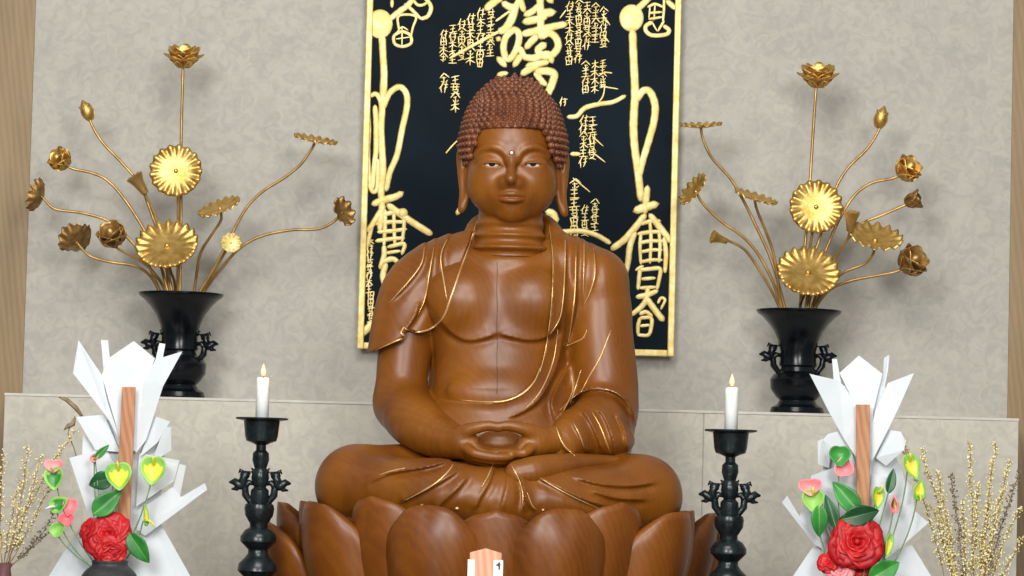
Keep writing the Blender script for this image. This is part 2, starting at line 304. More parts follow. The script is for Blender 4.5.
# ------------------------------------------------------------------ implicit-surface sculpting
PX = 6.0 / F_PX                 # metres per pixel at the statue's axis
def S3(px, py, d=0.0):
    """pixel + depth toward the viewer (in pixel units) -> world"""
    p = at(px, py, YB - d * PX); return np.array(p)
def pj(X, Y, Z):
    """world -> pixel"""
    x = X - CAM.x; y = Y - CAM.y; z = Z - CAM.z
    w = x * FW.x + y * FW.y + z * FW.z
    return (512 + F_PX * (x * RT.x + y * RT.y + z * RT.z) / w, 288 - F_PX * (x * UP.x + y * UP.y + z * UP.z) / w)
class Field:
    def __init__(s, lo, hi, h):
        s.lo = np.array(lo, dtype=np.float64); s.h = h
        s.n = tuple(int(math.ceil((b - a) / h)) + 1 for a, b in zip(lo, hi))
        s.ax = [(s.lo[i] + h * np.arange(s.n[i])).astype(np.float32) for i in range(3)]
        s.F = np.full(s.n, 0.2, dtype=np.float32)
    def like(s):
        o = object.__new__(Field); o.lo, o.h, o.n, o.ax = s.lo, s.h, s.n, s.ax
        o.F = np.full(s.n, 0.2, dtype=np.float32); return o
    def sub(s, blo, bhi):
        sl = []
        for i in range(3):
            a = max(0, int((blo[i] - s.lo[i]) / s.h)); b = min(s.n[i], int((bhi[i] - s.lo[i]) / s.h) + 2)
            sl.append(slice(a, max(a, b)))
        X = s.ax[0][sl[0]][:, None, None]; Y = s.ax[1][sl[1]][None, :, None]; Z = s.ax[2][sl[2]][None, None, :]
        return tuple(sl), X, Y, Z
    def merge(s, sl, D, k, op='u'):
        if D.size == 0: return
        A = s.F[sl]
        if op == 'u':
            h = np.maximum(k - np.abs(A - D), 0) / k; s.F[sl] = np.minimum(A, D) - h * h * k * 0.25
        else:                     # carve D away
            D = -D; h = np.maximum(k - np.abs(A - D), 0) / k; s.F[sl] = np.maximum(A, D) + h * h * k * 0.25
    def ell(s, c, r, k=8, d=None, op='u', rot=None):
        """ellipsoid; c=(px,py,d), r in pixels along x, up, depth; rot in degrees in the picture plane"""
        c = S3(*c); sc = PX * (CAM.y - c[1]) / -6.0
        r = np.array([r[0], r[2], r[1]]) * sc; k *= PX
        m = float(max(r)) + k + 2 * s.h
        sl, X, Y, Z = s.sub(c - m, c + m)
        x, y, z = X - c[0], Y - c[1], Z - c[2]
        if rot:
            a = math.radians(rot); x, z = x * math.cos(a) + z * math.sin(a), -x * math.sin(a) + z * math.cos(a)
        k0 = np.sqrt((x / r[0]) ** 2 + (y / r[1]) ** 2 + (z / r[2]) ** 2)
        k1 = np.sqrt((x / r[0] ** 2) ** 2 + (y / r[1] ** 2) ** 2 + (z / r[2] ** 2) ** 2) + 1e-6
        s.merge(sl, (k0 * (k0 - 1) / k1).astype(np.float32), k, op)
    def chain(s, pts, k=8, op='u', flat=1.0, n=0):
        """tapered limb through (px,py,d,r)"""
        if n: pts = spline(pts, n)
        W = [(S3(*p[:3]), p[3] * PX) for p in pts]; kk = k * PX
        D = None; rm = max(w[1] for w in W)
        blo = np.min([w[0] for w in W], axis=0) - rm - kk - 2 * s.h; bhi = np.max([w[0] for w in W], axis=0) + rm + kk + 2 * s.h
        sl, X, Y, Z = s.sub(blo, bhi)
        for (a, ra), (b, rb) in zip(W, W[1:]):
            ab = b - a; L = float(ab @ ab) + 1e-12
            t = np.clip(((X - a[0]) * ab[0] + (Y - a[1]) * ab[1] + (Z - a[2]) * ab[2]) / L, 0, 1)
            q = np.sqrt((X - a[0] - t * ab[0]) ** 2 + ((Y - a[1] - t * ab[1]) / flat) ** 2 + (Z - a[2] - t * ab[2]) ** 2) - (ra + (rb - ra) * t)
            D = q if D is None else np.minimum(D, q)
        s.merge(sl, D.astype(np.float32), kk, op)
    def front(s, px, py, lo=-120, hi=200):
        """depth d (pixel units) of the front surface under a pixel"""
        ds = np.arange(hi, lo, -0.5); p = np.array([S3(px, py, d) for d in ds])
        i = ((p - s.lo) / s.h).astype(int)
        ok = np.all((i >= 0) & (i < np.array(s.n) - 1), axis=1)
        v = np.full(len(ds), 1.0); j = i[ok]; v[ok] = s.F[j[:, 0], j[:, 1], j[:, 2]]
        hit = np.nonzero(v < 0)[0]
        return float(ds[hit[0]]) if len(hit) else None
    def mesh(s):
        """surface nets"""
        F = s.F; nx, ny, nz = F.shape; S = F < 0
        c = np.zeros((nx - 1, ny - 1, nz - 1), dtype=np.int8)
        for dx in (0, 1):
            for dy in (0, 1):
                for dz in (0, 1): c += S[dx:nx - 1 + dx, dy:ny - 1 + dy, dz:nz - 1 + dz]
        act = (c > 0) & (c < 8); I = np.argwhere(act); idx = np.full(act.shape, -1, dtype=np.int64); idx[act] = np.arange(len(I))
        P = np.zeros((len(I), 3)); cnt = np.zeros(len(I))
        cor = [(dx, dy, dz) for dx in (0, 1) for dy in (0, 1) for dz in (0, 1)]
        val = {q: F[I[:, 0] + q[0], I[:, 1] + q[1], I[:, 2] + q[2]].astype(np.float64) for q in cor}
        for a in cor:
            for ax in range(3):
                if a[ax] == 0:
                    b = tuple(1 if i == ax else a[i] for i in range(3)); fa, fb = val[a], val[b]
                    x = (fa < 0) != (fb < 0); t = np.where(x, fa / np.where(x, fa - fb, 1), 0)
                    for i in range(3): P[:, i] += np.where(x, a[i] + (t if i == ax else 0), 0)
                    cnt += x
        P = (P / cnt[:, None] + I) * s.h + s.lo
        Q = []
        for ax in range(3):
            u, v = (ax + 1) % 3, (ax + 2) % 3
            sa = [slice(0, n) for n in F.shape]; sb = list(sa); sa[ax] = slice(0, F.shape[ax] - 1); sb[ax] = slice(1, None)
            A = S[tuple(sa)]; B = S[tuple(sb)]; E = np.argwhere(A != B)
            E = E[(E[:, u] > 0) & (E[:, v] > 0) & (E[:, u] < F.shape[u] - 1) & (E[:, v] < F.shape[v] - 1)]
            neg = A[E[:, 0], E[:, 1], E[:, 2]]
            def g(du, dv):
                J = E.copy(); J[:, u] -= du; J[:, v] -= dv; return idx[J[:, 0], J[:, 1], J[:, 2]]
            q = np.stack([g(0, 0), g(1, 0), g(1, 1), g(0, 1)], axis=1); q[~neg] = q[~neg][:, ::-1]
            Q.append(q)
        return P, np.concatenate(Q)
def np_mesh(parts):
    V = np.concatenate([p[0] for p in parts]); off = 0; Fs = []
    for p in parts: Fs.append(p[1] + off); off += len(p[0])
    Fs = np.concatenate(Fs); me = bpy.data.meshes.new('m')
    me.vertices.add(len(V)); me.vertices.foreach_set('co', V.astype(np.float32).ravel())
    me.loops.add(len(Fs) * 4); me.loops.foreach_set('vertex_index', Fs.astype(np.int32).ravel())
    me.polygons.add(len(Fs)); me.polygons.foreach_set('loop_start', np.arange(0, len(Fs) * 4, 4, dtype=np.int32))
    me.update(calc_edges=True); me.validate(); me.polygons.foreach_set('use_smooth', np.ones(len(me.polygons), dtype=bool))
    return me
def seg_field(U, V, pts):
    """signed distance (pixels) to a polyline; positive on its right-hand side going along it (picture, y down)"""
    best = np.full(U.shape, 1e9, dtype=np.float32); sg = np.zeros(U.shape, dtype=np.float32); tt = np.zeros(U.shape, dtype=np.float32)
    n = len(pts) - 1
    for i, ((x0, y0), (x1, y1)) in enumerate(zip(pts, pts[1:])):
        dx, dy = x1 - x0, y1 - y0; L = dx * dx + dy * dy + 1e-9
        t = np.clip(((U - x0) * dx + (V - y0) * dy) / L, 0, 1)
        d2 = (U - x0 - t * dx) ** 2 + (V - y0 - t * dy) ** 2
        m = d2 < best; best = np.where(m, d2, best)
        sg = np.where(m, np.sign((U - x0) * -dy + (V - y0) * dx), sg); tt = np.where(m, (i + t) / n, tt)
    return np.sqrt(best) * sg, tt
def poly_sd(U, V, poly):
    """signed distance to a polygon, negative inside"""
    best = np.full(U.shape, 1e9, dtype=np.float32); ins = np.zeros(U.shape, dtype=bool)
    for (x0, y0), (x1, y1) in zip(poly, poly[1:] + poly[:1]):
        dx, dy = x1 - x0, y1 - y0; L = dx * dx + dy * dy + 1e-9
        t = np.clip(((U - x0) * dx + (V - y0) * dy) / L, 0, 1)
        best = np.minimum(best, (U - x0 - t * dx) ** 2 + (V - y0 - t * dy) ** 2)
        if abs(dy) > 1e-6:
            ins ^= ((y0 > V) != (y1 > V)) & (U < dx * (V - y0) / dy + x0)
    return np.where(ins, -1, 1) * np.sqrt(best)

# ------------------------------------------------------------------ the seated figure
lo = S3(300, 545, -110); hi = S3(700, 190, 175)
lo = np.array([min(lo[0], S3(300, 545, 175)[0]), YB - 175 * PX, min(lo[2], S3(300, 545, 175)[2])])
hi = np.array([S3(702, 300, -110)[0], YB + 100 * PX, S3(500, 195, -60)[2]])
H = 0.0029
T = Field(lo, hi, H)              # bare torso
T.ell((500, 298, -8), (82, 54, 46), 20)
T.ell((509, 264, -8), (44, 13, 40), 10)
T.ell((499, 350, -6), (64, 70, 47), 30)
T.ell((499, 400, -2), (66, 50, 54), 25)
T.ell((499, 440, 0), (95, 42, 66), 25)
T.ell((465, 301, 15), (40, 37, 34), 7); T.ell((531, 301, 15), (42, 37, 34), 7)
T.chain([(508, 272, -12, 28), (455, 271, -12, 29), (417, 285, -8, 28)], 12)
T.chain([(508, 272, -12, 28), (560, 268, -12, 32), (596, 281, -8, 29)], 12)
T.chain([(511, 205, -8, 28), (510, 228, -8, 29), (509, 252, -10, 33)], 10)
T.ell((495, 392, 40), (45, 16, 16), 14)          # belly roll under the ribs
A = T.like()                      # bare right arm (left in the picture)
A.chain([(415, 288, -8, 27), (406, 340, -6, 27), (401, 388, 0, 25.5), (400, 405, 6, 25)], 8, n=4)
A.chain([(402, 402, 6, 27), (414, 420, 36, 27), (440, 437, 75, 21), (462, 443, 98, 14.5)], 10, n=4)
# hands resting in the lap: palms, fingers laid over each other, thumb tips touching
Hd = T.like()
Hd.chain([(452, 441, 92, 15), (464, 444, 100, 13), (474, 448, 104, 11)], 8, n=3)
Hd.chain([(552, 441, 90, 15), (536, 444, 100, 13), (524, 448, 104, 11)], 8, n=3)
Hd.ell((498, 452, 92), (34, 8, 26), 8)
Hd.ell((498, 440.5, 118), (21, 11, 32), 3, op='c')
Hd.ell((500, 443, 76), (24, 13, 14), 3)
for s_, x_ in ((1, 0), (-1, 996)):
    q = lambda x: x_ + s_ * x
    Hd.chain([(q(457), 437, 102, 10), (q(468), 430.5, 110, 7), (q(480), 427, 114, 5.6), (q(490), 425.8, 115, 5.0), (q(496), 427, 115, 4.4)], 4, n=4)   # thumb
for j, (y_, d_) in enumerate(((454, 121), (457, 116), (459.5, 109), (461, 101))):   # right-hand fingers in front
    Hd.chain([(463, 446 + j * 2.2, 108 - j * 5, 5.6), (474, y_ - 1, d_, 4.8), (490, y_ + 2.5, d_ + 1, 4.5), (507 - j * 2.5, y_ + 3, d_ - 2, 4.0), (516 - j * 3, y_ + 0.5, d_ - 7, 3.3)], 1.6, n=3)
for j, (y_, d_) in enumerate(((452, 120), (455, 113), (457.5, 106), (459, 99))):       # left-hand fingers below
    Hd.chain([(533, 446 + j * 2.2, 108 - j * 5, 5.6), (524, y_ + 1, d_, 4.8), (510, y_ + 1, d_ - 5, 4.4), (494 + j * 2, y_, d_ - 9, 3.8)], 1.6, n=3)
Ft = T.like()                     # bare shin and foot lying over the left thigh
Ft.chain([(618, 461, 62, 5), (588, 463, 88, 9), (560, 467, 112, 13), (536, 471, 127, 14.5), (518, 474, 131, 13)], 5, n=4)
# ---- draped cloth
L = T.like()                      # legs
L.chain([(455, 482, -15, 44), (405, 484, 25, 40), (357, 485, 58, 38.5)], 16, n=4)
L.chain([(357, 488, 60, 36), (400, 492, 96, 33), (445, 492, 122, 30), (500, 500, 128, 24)], 16, n=4)
L.chain([(545, 488, -15, 42), (600, 489, 25, 38), (641, 496, 56, 37.5)], 16, n=4)
L.chain([(641, 496, 58, 36), (600, 498, 92, 31), (555, 499, 116, 28), (500, 502, 124, 24)], 16, n=4)
L.ell((499, 492, 50), (120, 36, 78), 16)
L.ell((499, 520, 20), (165, 20, 110), 14)
Sl = T.like()                     # sleeve on the right of the picture
Sl.chain([(593, 283, -8, 31), (599, 306, -8, 32.5), (600, 335, -6, 33), (605, 385, -2, 33), (604, 420, 0, 31), (602, 450, 5, 29)], 14, n=4)
Sl.chain([(604, 414, 10, 30), (590, 428, 45, 29), (571, 438, 74, 22), (562, 446, 84, 17)], 10, n=4)
Sl.ell((596, 440, 40), (38, 20, 40), 10)
Cp = T.like()                     # cape over the arm on the left
Cp.chain([(503, 262, -13, 36), (458, 268, -12, 35), (419, 287, -8, 33.5), (408, 318, -5, 35), (404, 356, -2, 37)], 12, n=4)
Bk = T.like()                     # robe hanging behind the arm
Bk.chain([(474, 238, -14, 12), (478, 225, -24, 9), (494, 219, -34, 9), (528, 219, -34, 9), (547, 225, -24, 9), (554, 238, -14, 12)], 6, n=3)
Bk.chain([(455, 330, -20, 26), (450, 380, -22, 22), (448, 425, -22, 26)], 10, flat=1.3)

# pixel coordinates of every grid point in a slab, for seams and folds that are drawn from the front
U2, V2 = pj(T.ax[0][:, None, None].astype(np.float32), T.ax[1][None, :, None], T.ax[2][None, None, :])
U2 = U2.astype(np.float32); V2 = V2.astype(np.float32)
def folds(lst, lox, hix, loy, hiy):
    """raised cloth edges: (points, height px, fade width px); high on the right-hand side of the line"""
    D = np.zeros(U2.shape, dtype=np.float32)
    for pts, amp, wd in lst:
        pp = spline(pts, 5); xs = [p[0] for p in pp]; ys = [p[1] for p in pp]; mg = wd * 2.5
        # restrict to the columns of cells that can be reached
        x0 = S3(min(xs) - mg, 300, 0)[0] - 0.03; x1 = S3(max(xs) + mg, 300, 0)[0] + 0.03
        z1 = S3(500, min(ys) - mg, 0)[2] + 0.04; z0 = S3(500, max(ys) + mg, 0)[2] - 0.04
        i0, i1 = np.searchsorted(T.ax[0], [x0, x1]); k0, k1 = np.searchsorted(T.ax[2], [z0, z1])
        sl = (slice(i0, i1), slice(None), slice(k0, k1))
        sd, t = seg_field(U2[sl], V2[sl], pp)
        env = np.clip(np.minimum(t, 1 - t) * 7, 0.12, 1)
        v = np.where(sd > 0, np.exp(-sd / wd), np.exp(-(sd / 1.3) ** 2)) - 0.45 * np.where(sd < 0, np.exp(-((sd + 4.5) / 3.5) ** 2), 0)
        D[sl] += (amp * 1.5 * PX) * env * v
    return D
FB = [  # front of the chest drapery, picture right
 ([(462, 401), (490, 402), (515, 396), (534, 380), (545, 352), (551, 312), (553, 262), (549, 224)], 2.2, 7),
 ([(565, 228), (565, 262), (563, 300), (558, 322), (549, 336)], 2.0, 6),
 ([(565, 300), (563, 335), (556, 368), (540, 398), (522, 412), (505, 418)], 2.0, 6),
 ([(577, 232), (576, 280), (574, 310), (566, 346)], 2.2, 6),
 ([(583, 235), (584, 262), (582, 300)], 1.6, 5),
 ([(593, 240), (595, 272), (590, 292), (583, 307)], 1.8, 6),
 ([(590, 300), (589, 325), (584, 338), (566, 345)], 2.0, 6),
 ([(615, 300), (612, 330), (600, 355), (582, 380)], 2.2, 7),
 ([(603, 330), (592, 352), (580, 380), (566, 408), (556, 420)], 2.2, 6),
 ([(571, 368), (573, 385), (566, 405), (552, 424)], 1.8, 6),
 ([(556, 424), (552, 400), (566, 372), (590, 345)], 1.4, 5)]
FS = [([(636, 425), (628, 402), (612, 391), (592, 388), (575, 396), (562, 412)], 2.8, 7),
 ([(604, 455), (597, 436), (588, 418), (580, 410)], 2.0, 6), ([(588, 455), (582, 438), (573, 422)], 1.8, 5),
 ([(616, 455), (612, 436), (604, 416), (596, 408)], 2.0, 6), ([(576, 457), (563, 446), (555, 424)], 2.2, 5),
 ([(627, 452), (624, 430), (615, 412)], 1.8, 6)]
FC = [([(425, 238), (422, 262), (410, 280), (388, 304)], 1.7, 7), ([(436, 234), (430, 270), (425, 300), (404, 332)], 1.7, 7),
 ([(452, 228), (441, 255), (444, 282), (447, 303)], 1.6, 6), ([(420, 300), (413, 320), (402, 334)], 1.6, 5)]
FL = [([(448, 462), (420, 468), (392, 473), (365, 484)], 1.4, 7), ([(462, 468), (440, 482), (412, 496), (398, 503)], 2.0, 8),
 ([(455, 458), (430, 466), (405, 470), (380, 474)], 1.2, 5),
 ([(470, 474), (458, 488), (443, 502), (436, 510)], 1.5, 7), ([(495, 464), (489, 482), (480, 498), (474, 512)], 1.8, 7),
 ([(500, 512), (506, 490), (509, 472)], 1.2, 6), ([(522, 514), (524, 495), (521, 478), (510, 463)], 2.4, 5),
 ([(610, 508), (580, 498), (552, 484), (536, 477)], 2.0, 6), ([(535, 512), (527, 500), (524, 488)], 1.6, 5),
 ([(660, 482), (630, 486), (600, 484), (570, 476)], 2.0, 7), ([(650, 500), (615, 498), (590, 490)], 1.6, 6)]
# union of the cloth layers, each with its own folds
t_cloth = 3.2 * PX
def smin(a, b, k): 
    h = np.maximum(k - np.abs(a - b), 0) / k; return np.minimum(a, b) - h * h * k * 0.25
def smax(a, b, k): return -smin(-a, -b, k)
zz = slice(None)
sc2 = PX
T.F -= folds([([(498, 333), (484, 338), (466, 340), (450, 331), (437, 314)], 1.8, 12), ([(562, 322), (548, 336), (530, 340), (512, 337), (497, 333)], 1.8, 12), ([(530, 384), (500, 388), (462, 386)], 0.3, 6)], 0, 0, 0, 0)
mask_c = poly_sd(U2, V2, [(360, 180), (480, 180), (479, 212), (470, 240), (460, 268), (449, 302), (444, 318), (432, 329), (420, 333), (408, 330), (402, 339), (372, 352), (340, 365), (300, 300)]) * sc2
mask_b = poly_sd(U2, V2, [(548, 180), (549, 224), (553, 262), (551, 312), (545, 352), (534, 380), (515, 396), (490, 402), (462, 401), (436, 398), (415, 430), (415, 560), (720, 560), (720, 180)]) * sc2
back = (T.ax[1][None, :, None] - (YB + 0.012)).astype(np.float32)      # behind this depth the robe covers everything
mask_bb = np.minimum(mask_b, -back + 0 * mask_b)
R = T.like()
cf = smax(Cp.F - folds(FC, 0, 0, 0, 0), mask_c, 1.5 * PX)
fb = folds(FB, 0, 0, 0, 0)
tb = smax(T.F - t_cloth - fb, mask_b, 1.5 * PX)
# back of the robe, closed behind the torso, below the neck
neckz = (V2 < 236)
bkf = smax(T.F - t_cloth, -back, 3 * PX); bkf = np.where(neckz, 0.2, bkf)
R.F = np.minimum(np.minimum(cf, bkf), Bk.F)
fs = folds(FS, 0, 0, 0, 0)
sleeve = smin(Sl.F - fs, tb, 8 * PX)
# the sleeve mouth: cut so that the forearm comes out of it
R.F = smin(R.F, sleeve, 3 * PX)
R.F = smin(R.F, L.F - folds(FL, 0, 0, 0, 0), 4 * PX)
B_ = T.like(); B_.F = smin(smin(T.F, A.F, 5 * PX), Hd.F, 5 * PX); B_.F = np.minimum(B_.F, Ft.F)
del mask_c, mask_b, mask_bb, cf, fb, tb, bkf, fs, sleeve, neckz
# ------------------------------------------------------------------ head, finer grid
hlo = np.array([S3(452, 235, 70)[0], YB - 78 * PX, S3(510, 258, 0)[2]]); hhi = np.array([S3(574, 100, 0)[0], YB + 52 * PX, S3(510, 88, 0)[2]])
G = Field(hlo, hhi, 0.0011)
G.ell((512, 152, -2), (44.5, 52, 48), 4)
G.ell((511.5, 176, 6), (42.5, 42, 40), 12)
G.ell((489, 188, 20), (20, 22, 22), 14); G.ell((535, 189, 20), (20, 22, 22), 14)
G.ell((512, 203, 20), (25, 20, 22), 14)
G.ell((512, 212, 34), (13, 9, 9), 10)
G.chain([(511, 195, -4, 31), (510, 232, -4, 33), (509, 262, -6, 39)], 6)
for yy, rr in ((225, 34.5), (237, 37), (249.5, 42)):
    G.ell((510, yy, -3), (rr - 1, 7.5, rr - 1), 4)
G.ell((511.5, 140, 22), (33, 24, 25), 16)
# sockets, brows running into the nose
for s_ in (-1, 1):
    ex = 512.5 + s_ * 20.5; ey = 164
    G.ell((ex - s_ * 0, ey - 3, 54), (14, 7.5, 8.5), 12, op='c')
    G.chain([(ex + s_ * 15, 155, 31, 2.6), (ex + s_ * 9, 149.5, 39.5, 2.9), (ex + s_ * 1, 147, 44.8, 3.0), (ex - s_ * 7, 148.6, 47, 2.9), (ex - s_ * 13, 153.5, 47.5, 2.8), (ex - s_ * 16, 160, 48, 2.6)], 5, n=4)
    G.ell((ex, ey - 0.5, 38.5), (13.5, 8.2, 9.6), 7)                     # lids over the ball
    G.chain([(ex - s_ * 10, ey + 1.2, 45, 1.2), (ex - s_ * 4, ey - 0.9, 48.6, 1.35), (ex + s_ * 4, ey - 1.3, 47.6, 1.35), (ex + s_ * 11.5, ey - 1.0, 42, 1.2)], 1.5, n=4)  # lid edge
    G.ell((ex + s_ * 2, ey + 10, 30), (14, 8, 12), 12)
    G.ell((ex, ey + 0.8, 50), (9.2, 1.8, 9), 0.8, op='c')               # opening between the lids
G.chain([(511.8, 150, 45, 3.0), (511.5, 162, 50, 3.8), (511, 173, 56, 4.6), (510.8, 179, 60, 5.2)], 6, n=3)
G.ell((504.0, 182.7, 51), (4.8, 4.2, 6), 6); G.ell((518.0, 183, 51), (4.8, 4.2, 6), 6)
G.ell((511.3, 182, 34), (16, 9, 10), 9)
G.ell((506.5, 187.4, 57), (2.2, 1.2, 3), 1.2, op='c'); G.ell((515.5, 187.6, 57), (2.2, 1.2, 3), 1.2, op='c')
G.ell((511.3, 194, 42), (17, 10, 9), 15)                                   # muzzle
G.chain([(497.5, 196.5, 46.5, 1.2), (504, 194.6, 52, 2.3), (509, 193.6, 54, 2.6), (511.3, 194.2, 54, 2.4), (514, 193.7, 54, 2.6), (519, 194.8, 52, 2.3), (525.5, 196.8, 46.5, 1.2)], 2.5, n=4)
G.chain([(501, 198.8, 49, 1.6), (506, 200.2, 52, 2.6), (511.5, 200.8, 53, 3.0), (517, 200.4, 52, 2.6), (522, 199.2, 49, 1.6)], 2.5, n=4)
G.chain([(496.5, 197.2, 50, 0.9), (504, 197.3, 55.5, 1.0), (511.5, 197.6, 57, 1.0), (519, 197.5, 55.5, 1.0), (526.5, 197.6, 50, 0.9)], 1.6, n=4, op='c')
G.ell((511.5, 206, 54), (10, 2.2, 5), 5, op='c')
G.chain([(511.3, 188.5, 60, 1.3), (511.3, 191.8, 60, 1.5)], 2.5, op='c')
# long ears
for s_, x_ in ((1, 0), (-1, 1026)):
    q = lambda x: x_ + s_ * x
    dy = 0 if s_ == 1 else 4
    G.chain([(q(469), 150 + dy, -2, 4), (q(463.5), 146 + dy, -4, 4), (q(460), 156 + dy, -4, 3.6), (q(461), 172 + dy, -2, 3.6), (q(463), 190 + dy, 2, 3.6), (q(462), 205 + dy, 4, 3.8), (q(461), 210 + dy, 4, 3.0)], 3, n=4)
    G.chain([(q(470), 164 + dy, 4, 4), (q(469), 180 + dy, 6, 3.6), (q(467), 196 + dy, 6, 3.2), (q(463), 208 + dy, 5, 3.0)], 3, n=4)
    G.ell((q(465.5), 168 + dy, 2), (6, 24, 3), 4)
    G.chain([(q(465.5), 188 + dy, 12, 1.0), (q(464), 201 + dy, 12, 1.0)], 1.5, op='c')
    G.ell((q(464.5), 160 + dy, 7), (2.5, 8, 4), 2.5, op='c')
head_mesh = G.mesh()
body_mesh = B_.mesh()
# keep the neck of the coarse field under the head, hide nothing: the two shells meet inside the neck
statue = empty('buddha_statue', (S3(499, 520, 0)[0], YB, S3(499, 520, 0)[2]))
tag(statue, 'carved reddish-brown wooden seated Buddha with hands folded in its lap and gold-edged robe', 'statue')
body = link('body', np_mesh([body_mesh, head_mesh]), M['statue'], statue)
robe = link('robe', np_mesh([R.mesh()]), M['statue'], statue)

# gold lines laid on the cloth edges
def bvh_of(*obs):
    V = []; Fs = []
    for o in obs:
        n = len(V); me = o.data
        V += [v.co.copy() for v in me.vertices]; Fs += [tuple(i + n for i in p.vertices) for p in me.polygons]
    return BVHTree.FromPolygons(V, Fs)
BV = bvh_of(body, robe)
def drop(px, py, lift=0.0):
    d = (at(px, py, 0) - CAM).normalized(); h = BV.ray_cast(CAM, d)
    return (h[0] - d * lift) if h[0] is not None else None
GL = [([(479, 213), (471, 240), (461, 268), (450, 300), (443, 318), (432, 328), (419, 332), (408, 330), (404, 327)], 1.15),
 ([(404, 327), (401, 333), (405, 337), (396, 341), (376, 350)], 1.2),
 ([(425, 238), (422, 262), (410, 280), (388, 304)], .7), ([(436, 236), (430, 270), (425, 298), (418, 315)], .7), ([(452, 230), (441, 255), (444, 282), (447, 300)], .8),
 ([(549, 224), (553, 262), (551, 312), (545, 352), (540, 372)], .6), ([(541, 366), (534, 382), (522, 394), (505, 401), (485, 402), (460, 400)], 1.1),
 ([(565, 228), (565, 262), (563, 300), (559, 320), (549, 336)], .8), ([(576, 250), (575, 290), (572, 318), (568, 344)], .9),
 ([(584, 240), (584, 262), (583, 298)], .5), ([(593, 242), (595, 272), (590, 292), (583, 306)], .75), ([(587, 330), (583, 338), (576, 342), (566, 346)], .9),
 ([(611, 330), (600, 358), (590, 375), (581, 392)], .9), ([(581, 370), (574, 392), (566, 415)], .9), ([(571, 374), (573, 388), (568, 402), (556, 424)], .7),
 ([(558, 330), (553, 362), (540, 392), (522, 412)], .6),
 ([(555, 424), (563, 444), (575, 456)], .8), ([(573, 422), (580, 436), (585, 450)], .8), ([(592, 412), (600, 426), (607, 444), (611, 455)], .9),
 ([(560, 410), (575, 396), (592, 389), (612, 391), (626, 401), (633, 416)], .45),
 ([(405, 468), (392, 471), (379, 475)], .8), ([(457, 459), (446, 474), (430, 487), (400, 503)], 1.0), ([(493, 464), (488, 476), (481, 488)], .7),
 ([(511, 464), (519, 480), (523, 496), (521, 511)], .7), ([(540, 478), (560, 490), (580, 500), (604, 511)], .9), ([(527, 492), (532, 505), (537, 510)], .6),
 ([(476, 460), (498, 449), (498, 449)], .5)]
for pts, w_ in GL[:-1]:
    pp = [drop(*p, lift=0.0002) for p in spline(pts, 5)]; pp = [p for p in pp if p is not None]
    runs = [[pp[0]]]
    for p in pp[1:]:
        if (p - runs[-1][-1]).length < 0.04: runs[-1].append(p)
        else: runs.append([p])
    b = MB()
    for qq in runs:
        n_ = len(qq)
        if n_ > 2: b.tube(qq, [w_ * PX * (0.35 + 0.65 * min(1, 3.5 * min(i, n_ - 1 - i) / n_)) for i in range(n_)], 6)
    if b.V: b.build('gold_edging', M['gold_trim'], statue)
for x_, y_, r_ in ((422, 505.5, 1.9), (457, 508.5, 2.1), (543, 510, 1.5)):
    q_ = drop(x_, y_)
    if q_ is not None: b = MB(); b.ball(q_, (r_ * PX, r_ * PX, r_ * PX * .8), 10, 8); b.build('gold_hem_tip', M['gold_trim'], statue)
b = MB(); pp = [drop(497 + 0.2 * math.sin(i * 0.7), 262 + i * 4.0, 0.00015) for i in range(34)]
b.tube(pp, 0.0006, 5); b.build('wood_joint', M['joint'], statue)
# urna
b = MB(); dq = drop(511.7, 153); b.lathe([(0.0, -.001), (.0052, 0), (.0056, .0012), (.0044, .0020), (.0, .0021)], dq, 20, 0, ax=(0, -1, 0)); ur = b.build('brow_ring', M['bronze'], statue)
b = MB(); b.ball(dq + Vector((0, -.0022, 0)), .0034, 14, 10); b.build('brow_pearl', M['pearl'], ur)
# eyes
for s_ in (-1, 1):
    c = Vector(S3(512.5 + s_ * 20.5, 164.2, 37.0)); b = MB(); b.ball(c, (.0205, .0192, .0150), 20, 14)
    ey = b.build('eye', M['eye_white'], statue)
    b = MB(); b.ball(c + Vector((0.0, -.0176, -.0003)), (.0072, .0022, .0060), 14, 10); b.build('pupil', M['pupil'], ey)
# hair of snail curls over the crown and the bump on top
b = MB()
HC = [((513, 146, -3), (52, 47, 56)), ((513, 103, -8), (29, 26, 30)), ((513, 118, -6), (43, 30, 44))]
def hair_c(c, r):
    return Vector(S3(*c)), Vector((r[0] * PX, r[2] * PX, r[1] * PX))
shells = [hair_c(*h) for h in HC]
for c, r_ in shells:
    pass
def inside(p, j):
    for i, (c, r_) in enumerate(shells):
        if i != j:
            q = p - c
            if (q.x / r_.x) ** 2 + (q.y / r_.y) ** 2 + (q.z / r_.z) ** 2 < 0.97: return True
    return False
Hh = Field(np.array([S3(448, 200, 60)[0], YB - 60 * PX, S3(510, 205, 0)[2]]), np.array([S3(578, 100, 0)[0], YB + 66 * PX, S3(510, 66, 0)[2]]), 0.0022)
for c, r_ in HC: Hh.ell(c, r_, 12)
Uh, Vh = pj(Hh.ax[0][:, None, None], Hh.ax[1][None, :, None], Hh.ax[2][None, None, :])
front_cut = (YB - Hh.ax[1][None, :, None]) / PX            # depth toward viewer, px
hl = 127.5 + 3.0 * np.abs((Uh - 512) / 40.0) ** 2 + np.where(np.abs(Uh - 512) > 32, (np.abs(Uh - 512) - 32) * 3.0, 0)
hl = np.where(front_cut < 2, 190, hl)
cutf = ((Vh - hl) * 0.6 * PX).astype(np.float32); cutf = np.where(front_cut < -6, np.maximum(cutf, (Vh - 195) * PX), cutf)
Hh.F = smax(Hh.F, cutf.astype(np.float32), 1.0 * PX)
hp, hf = Hh.mesh()
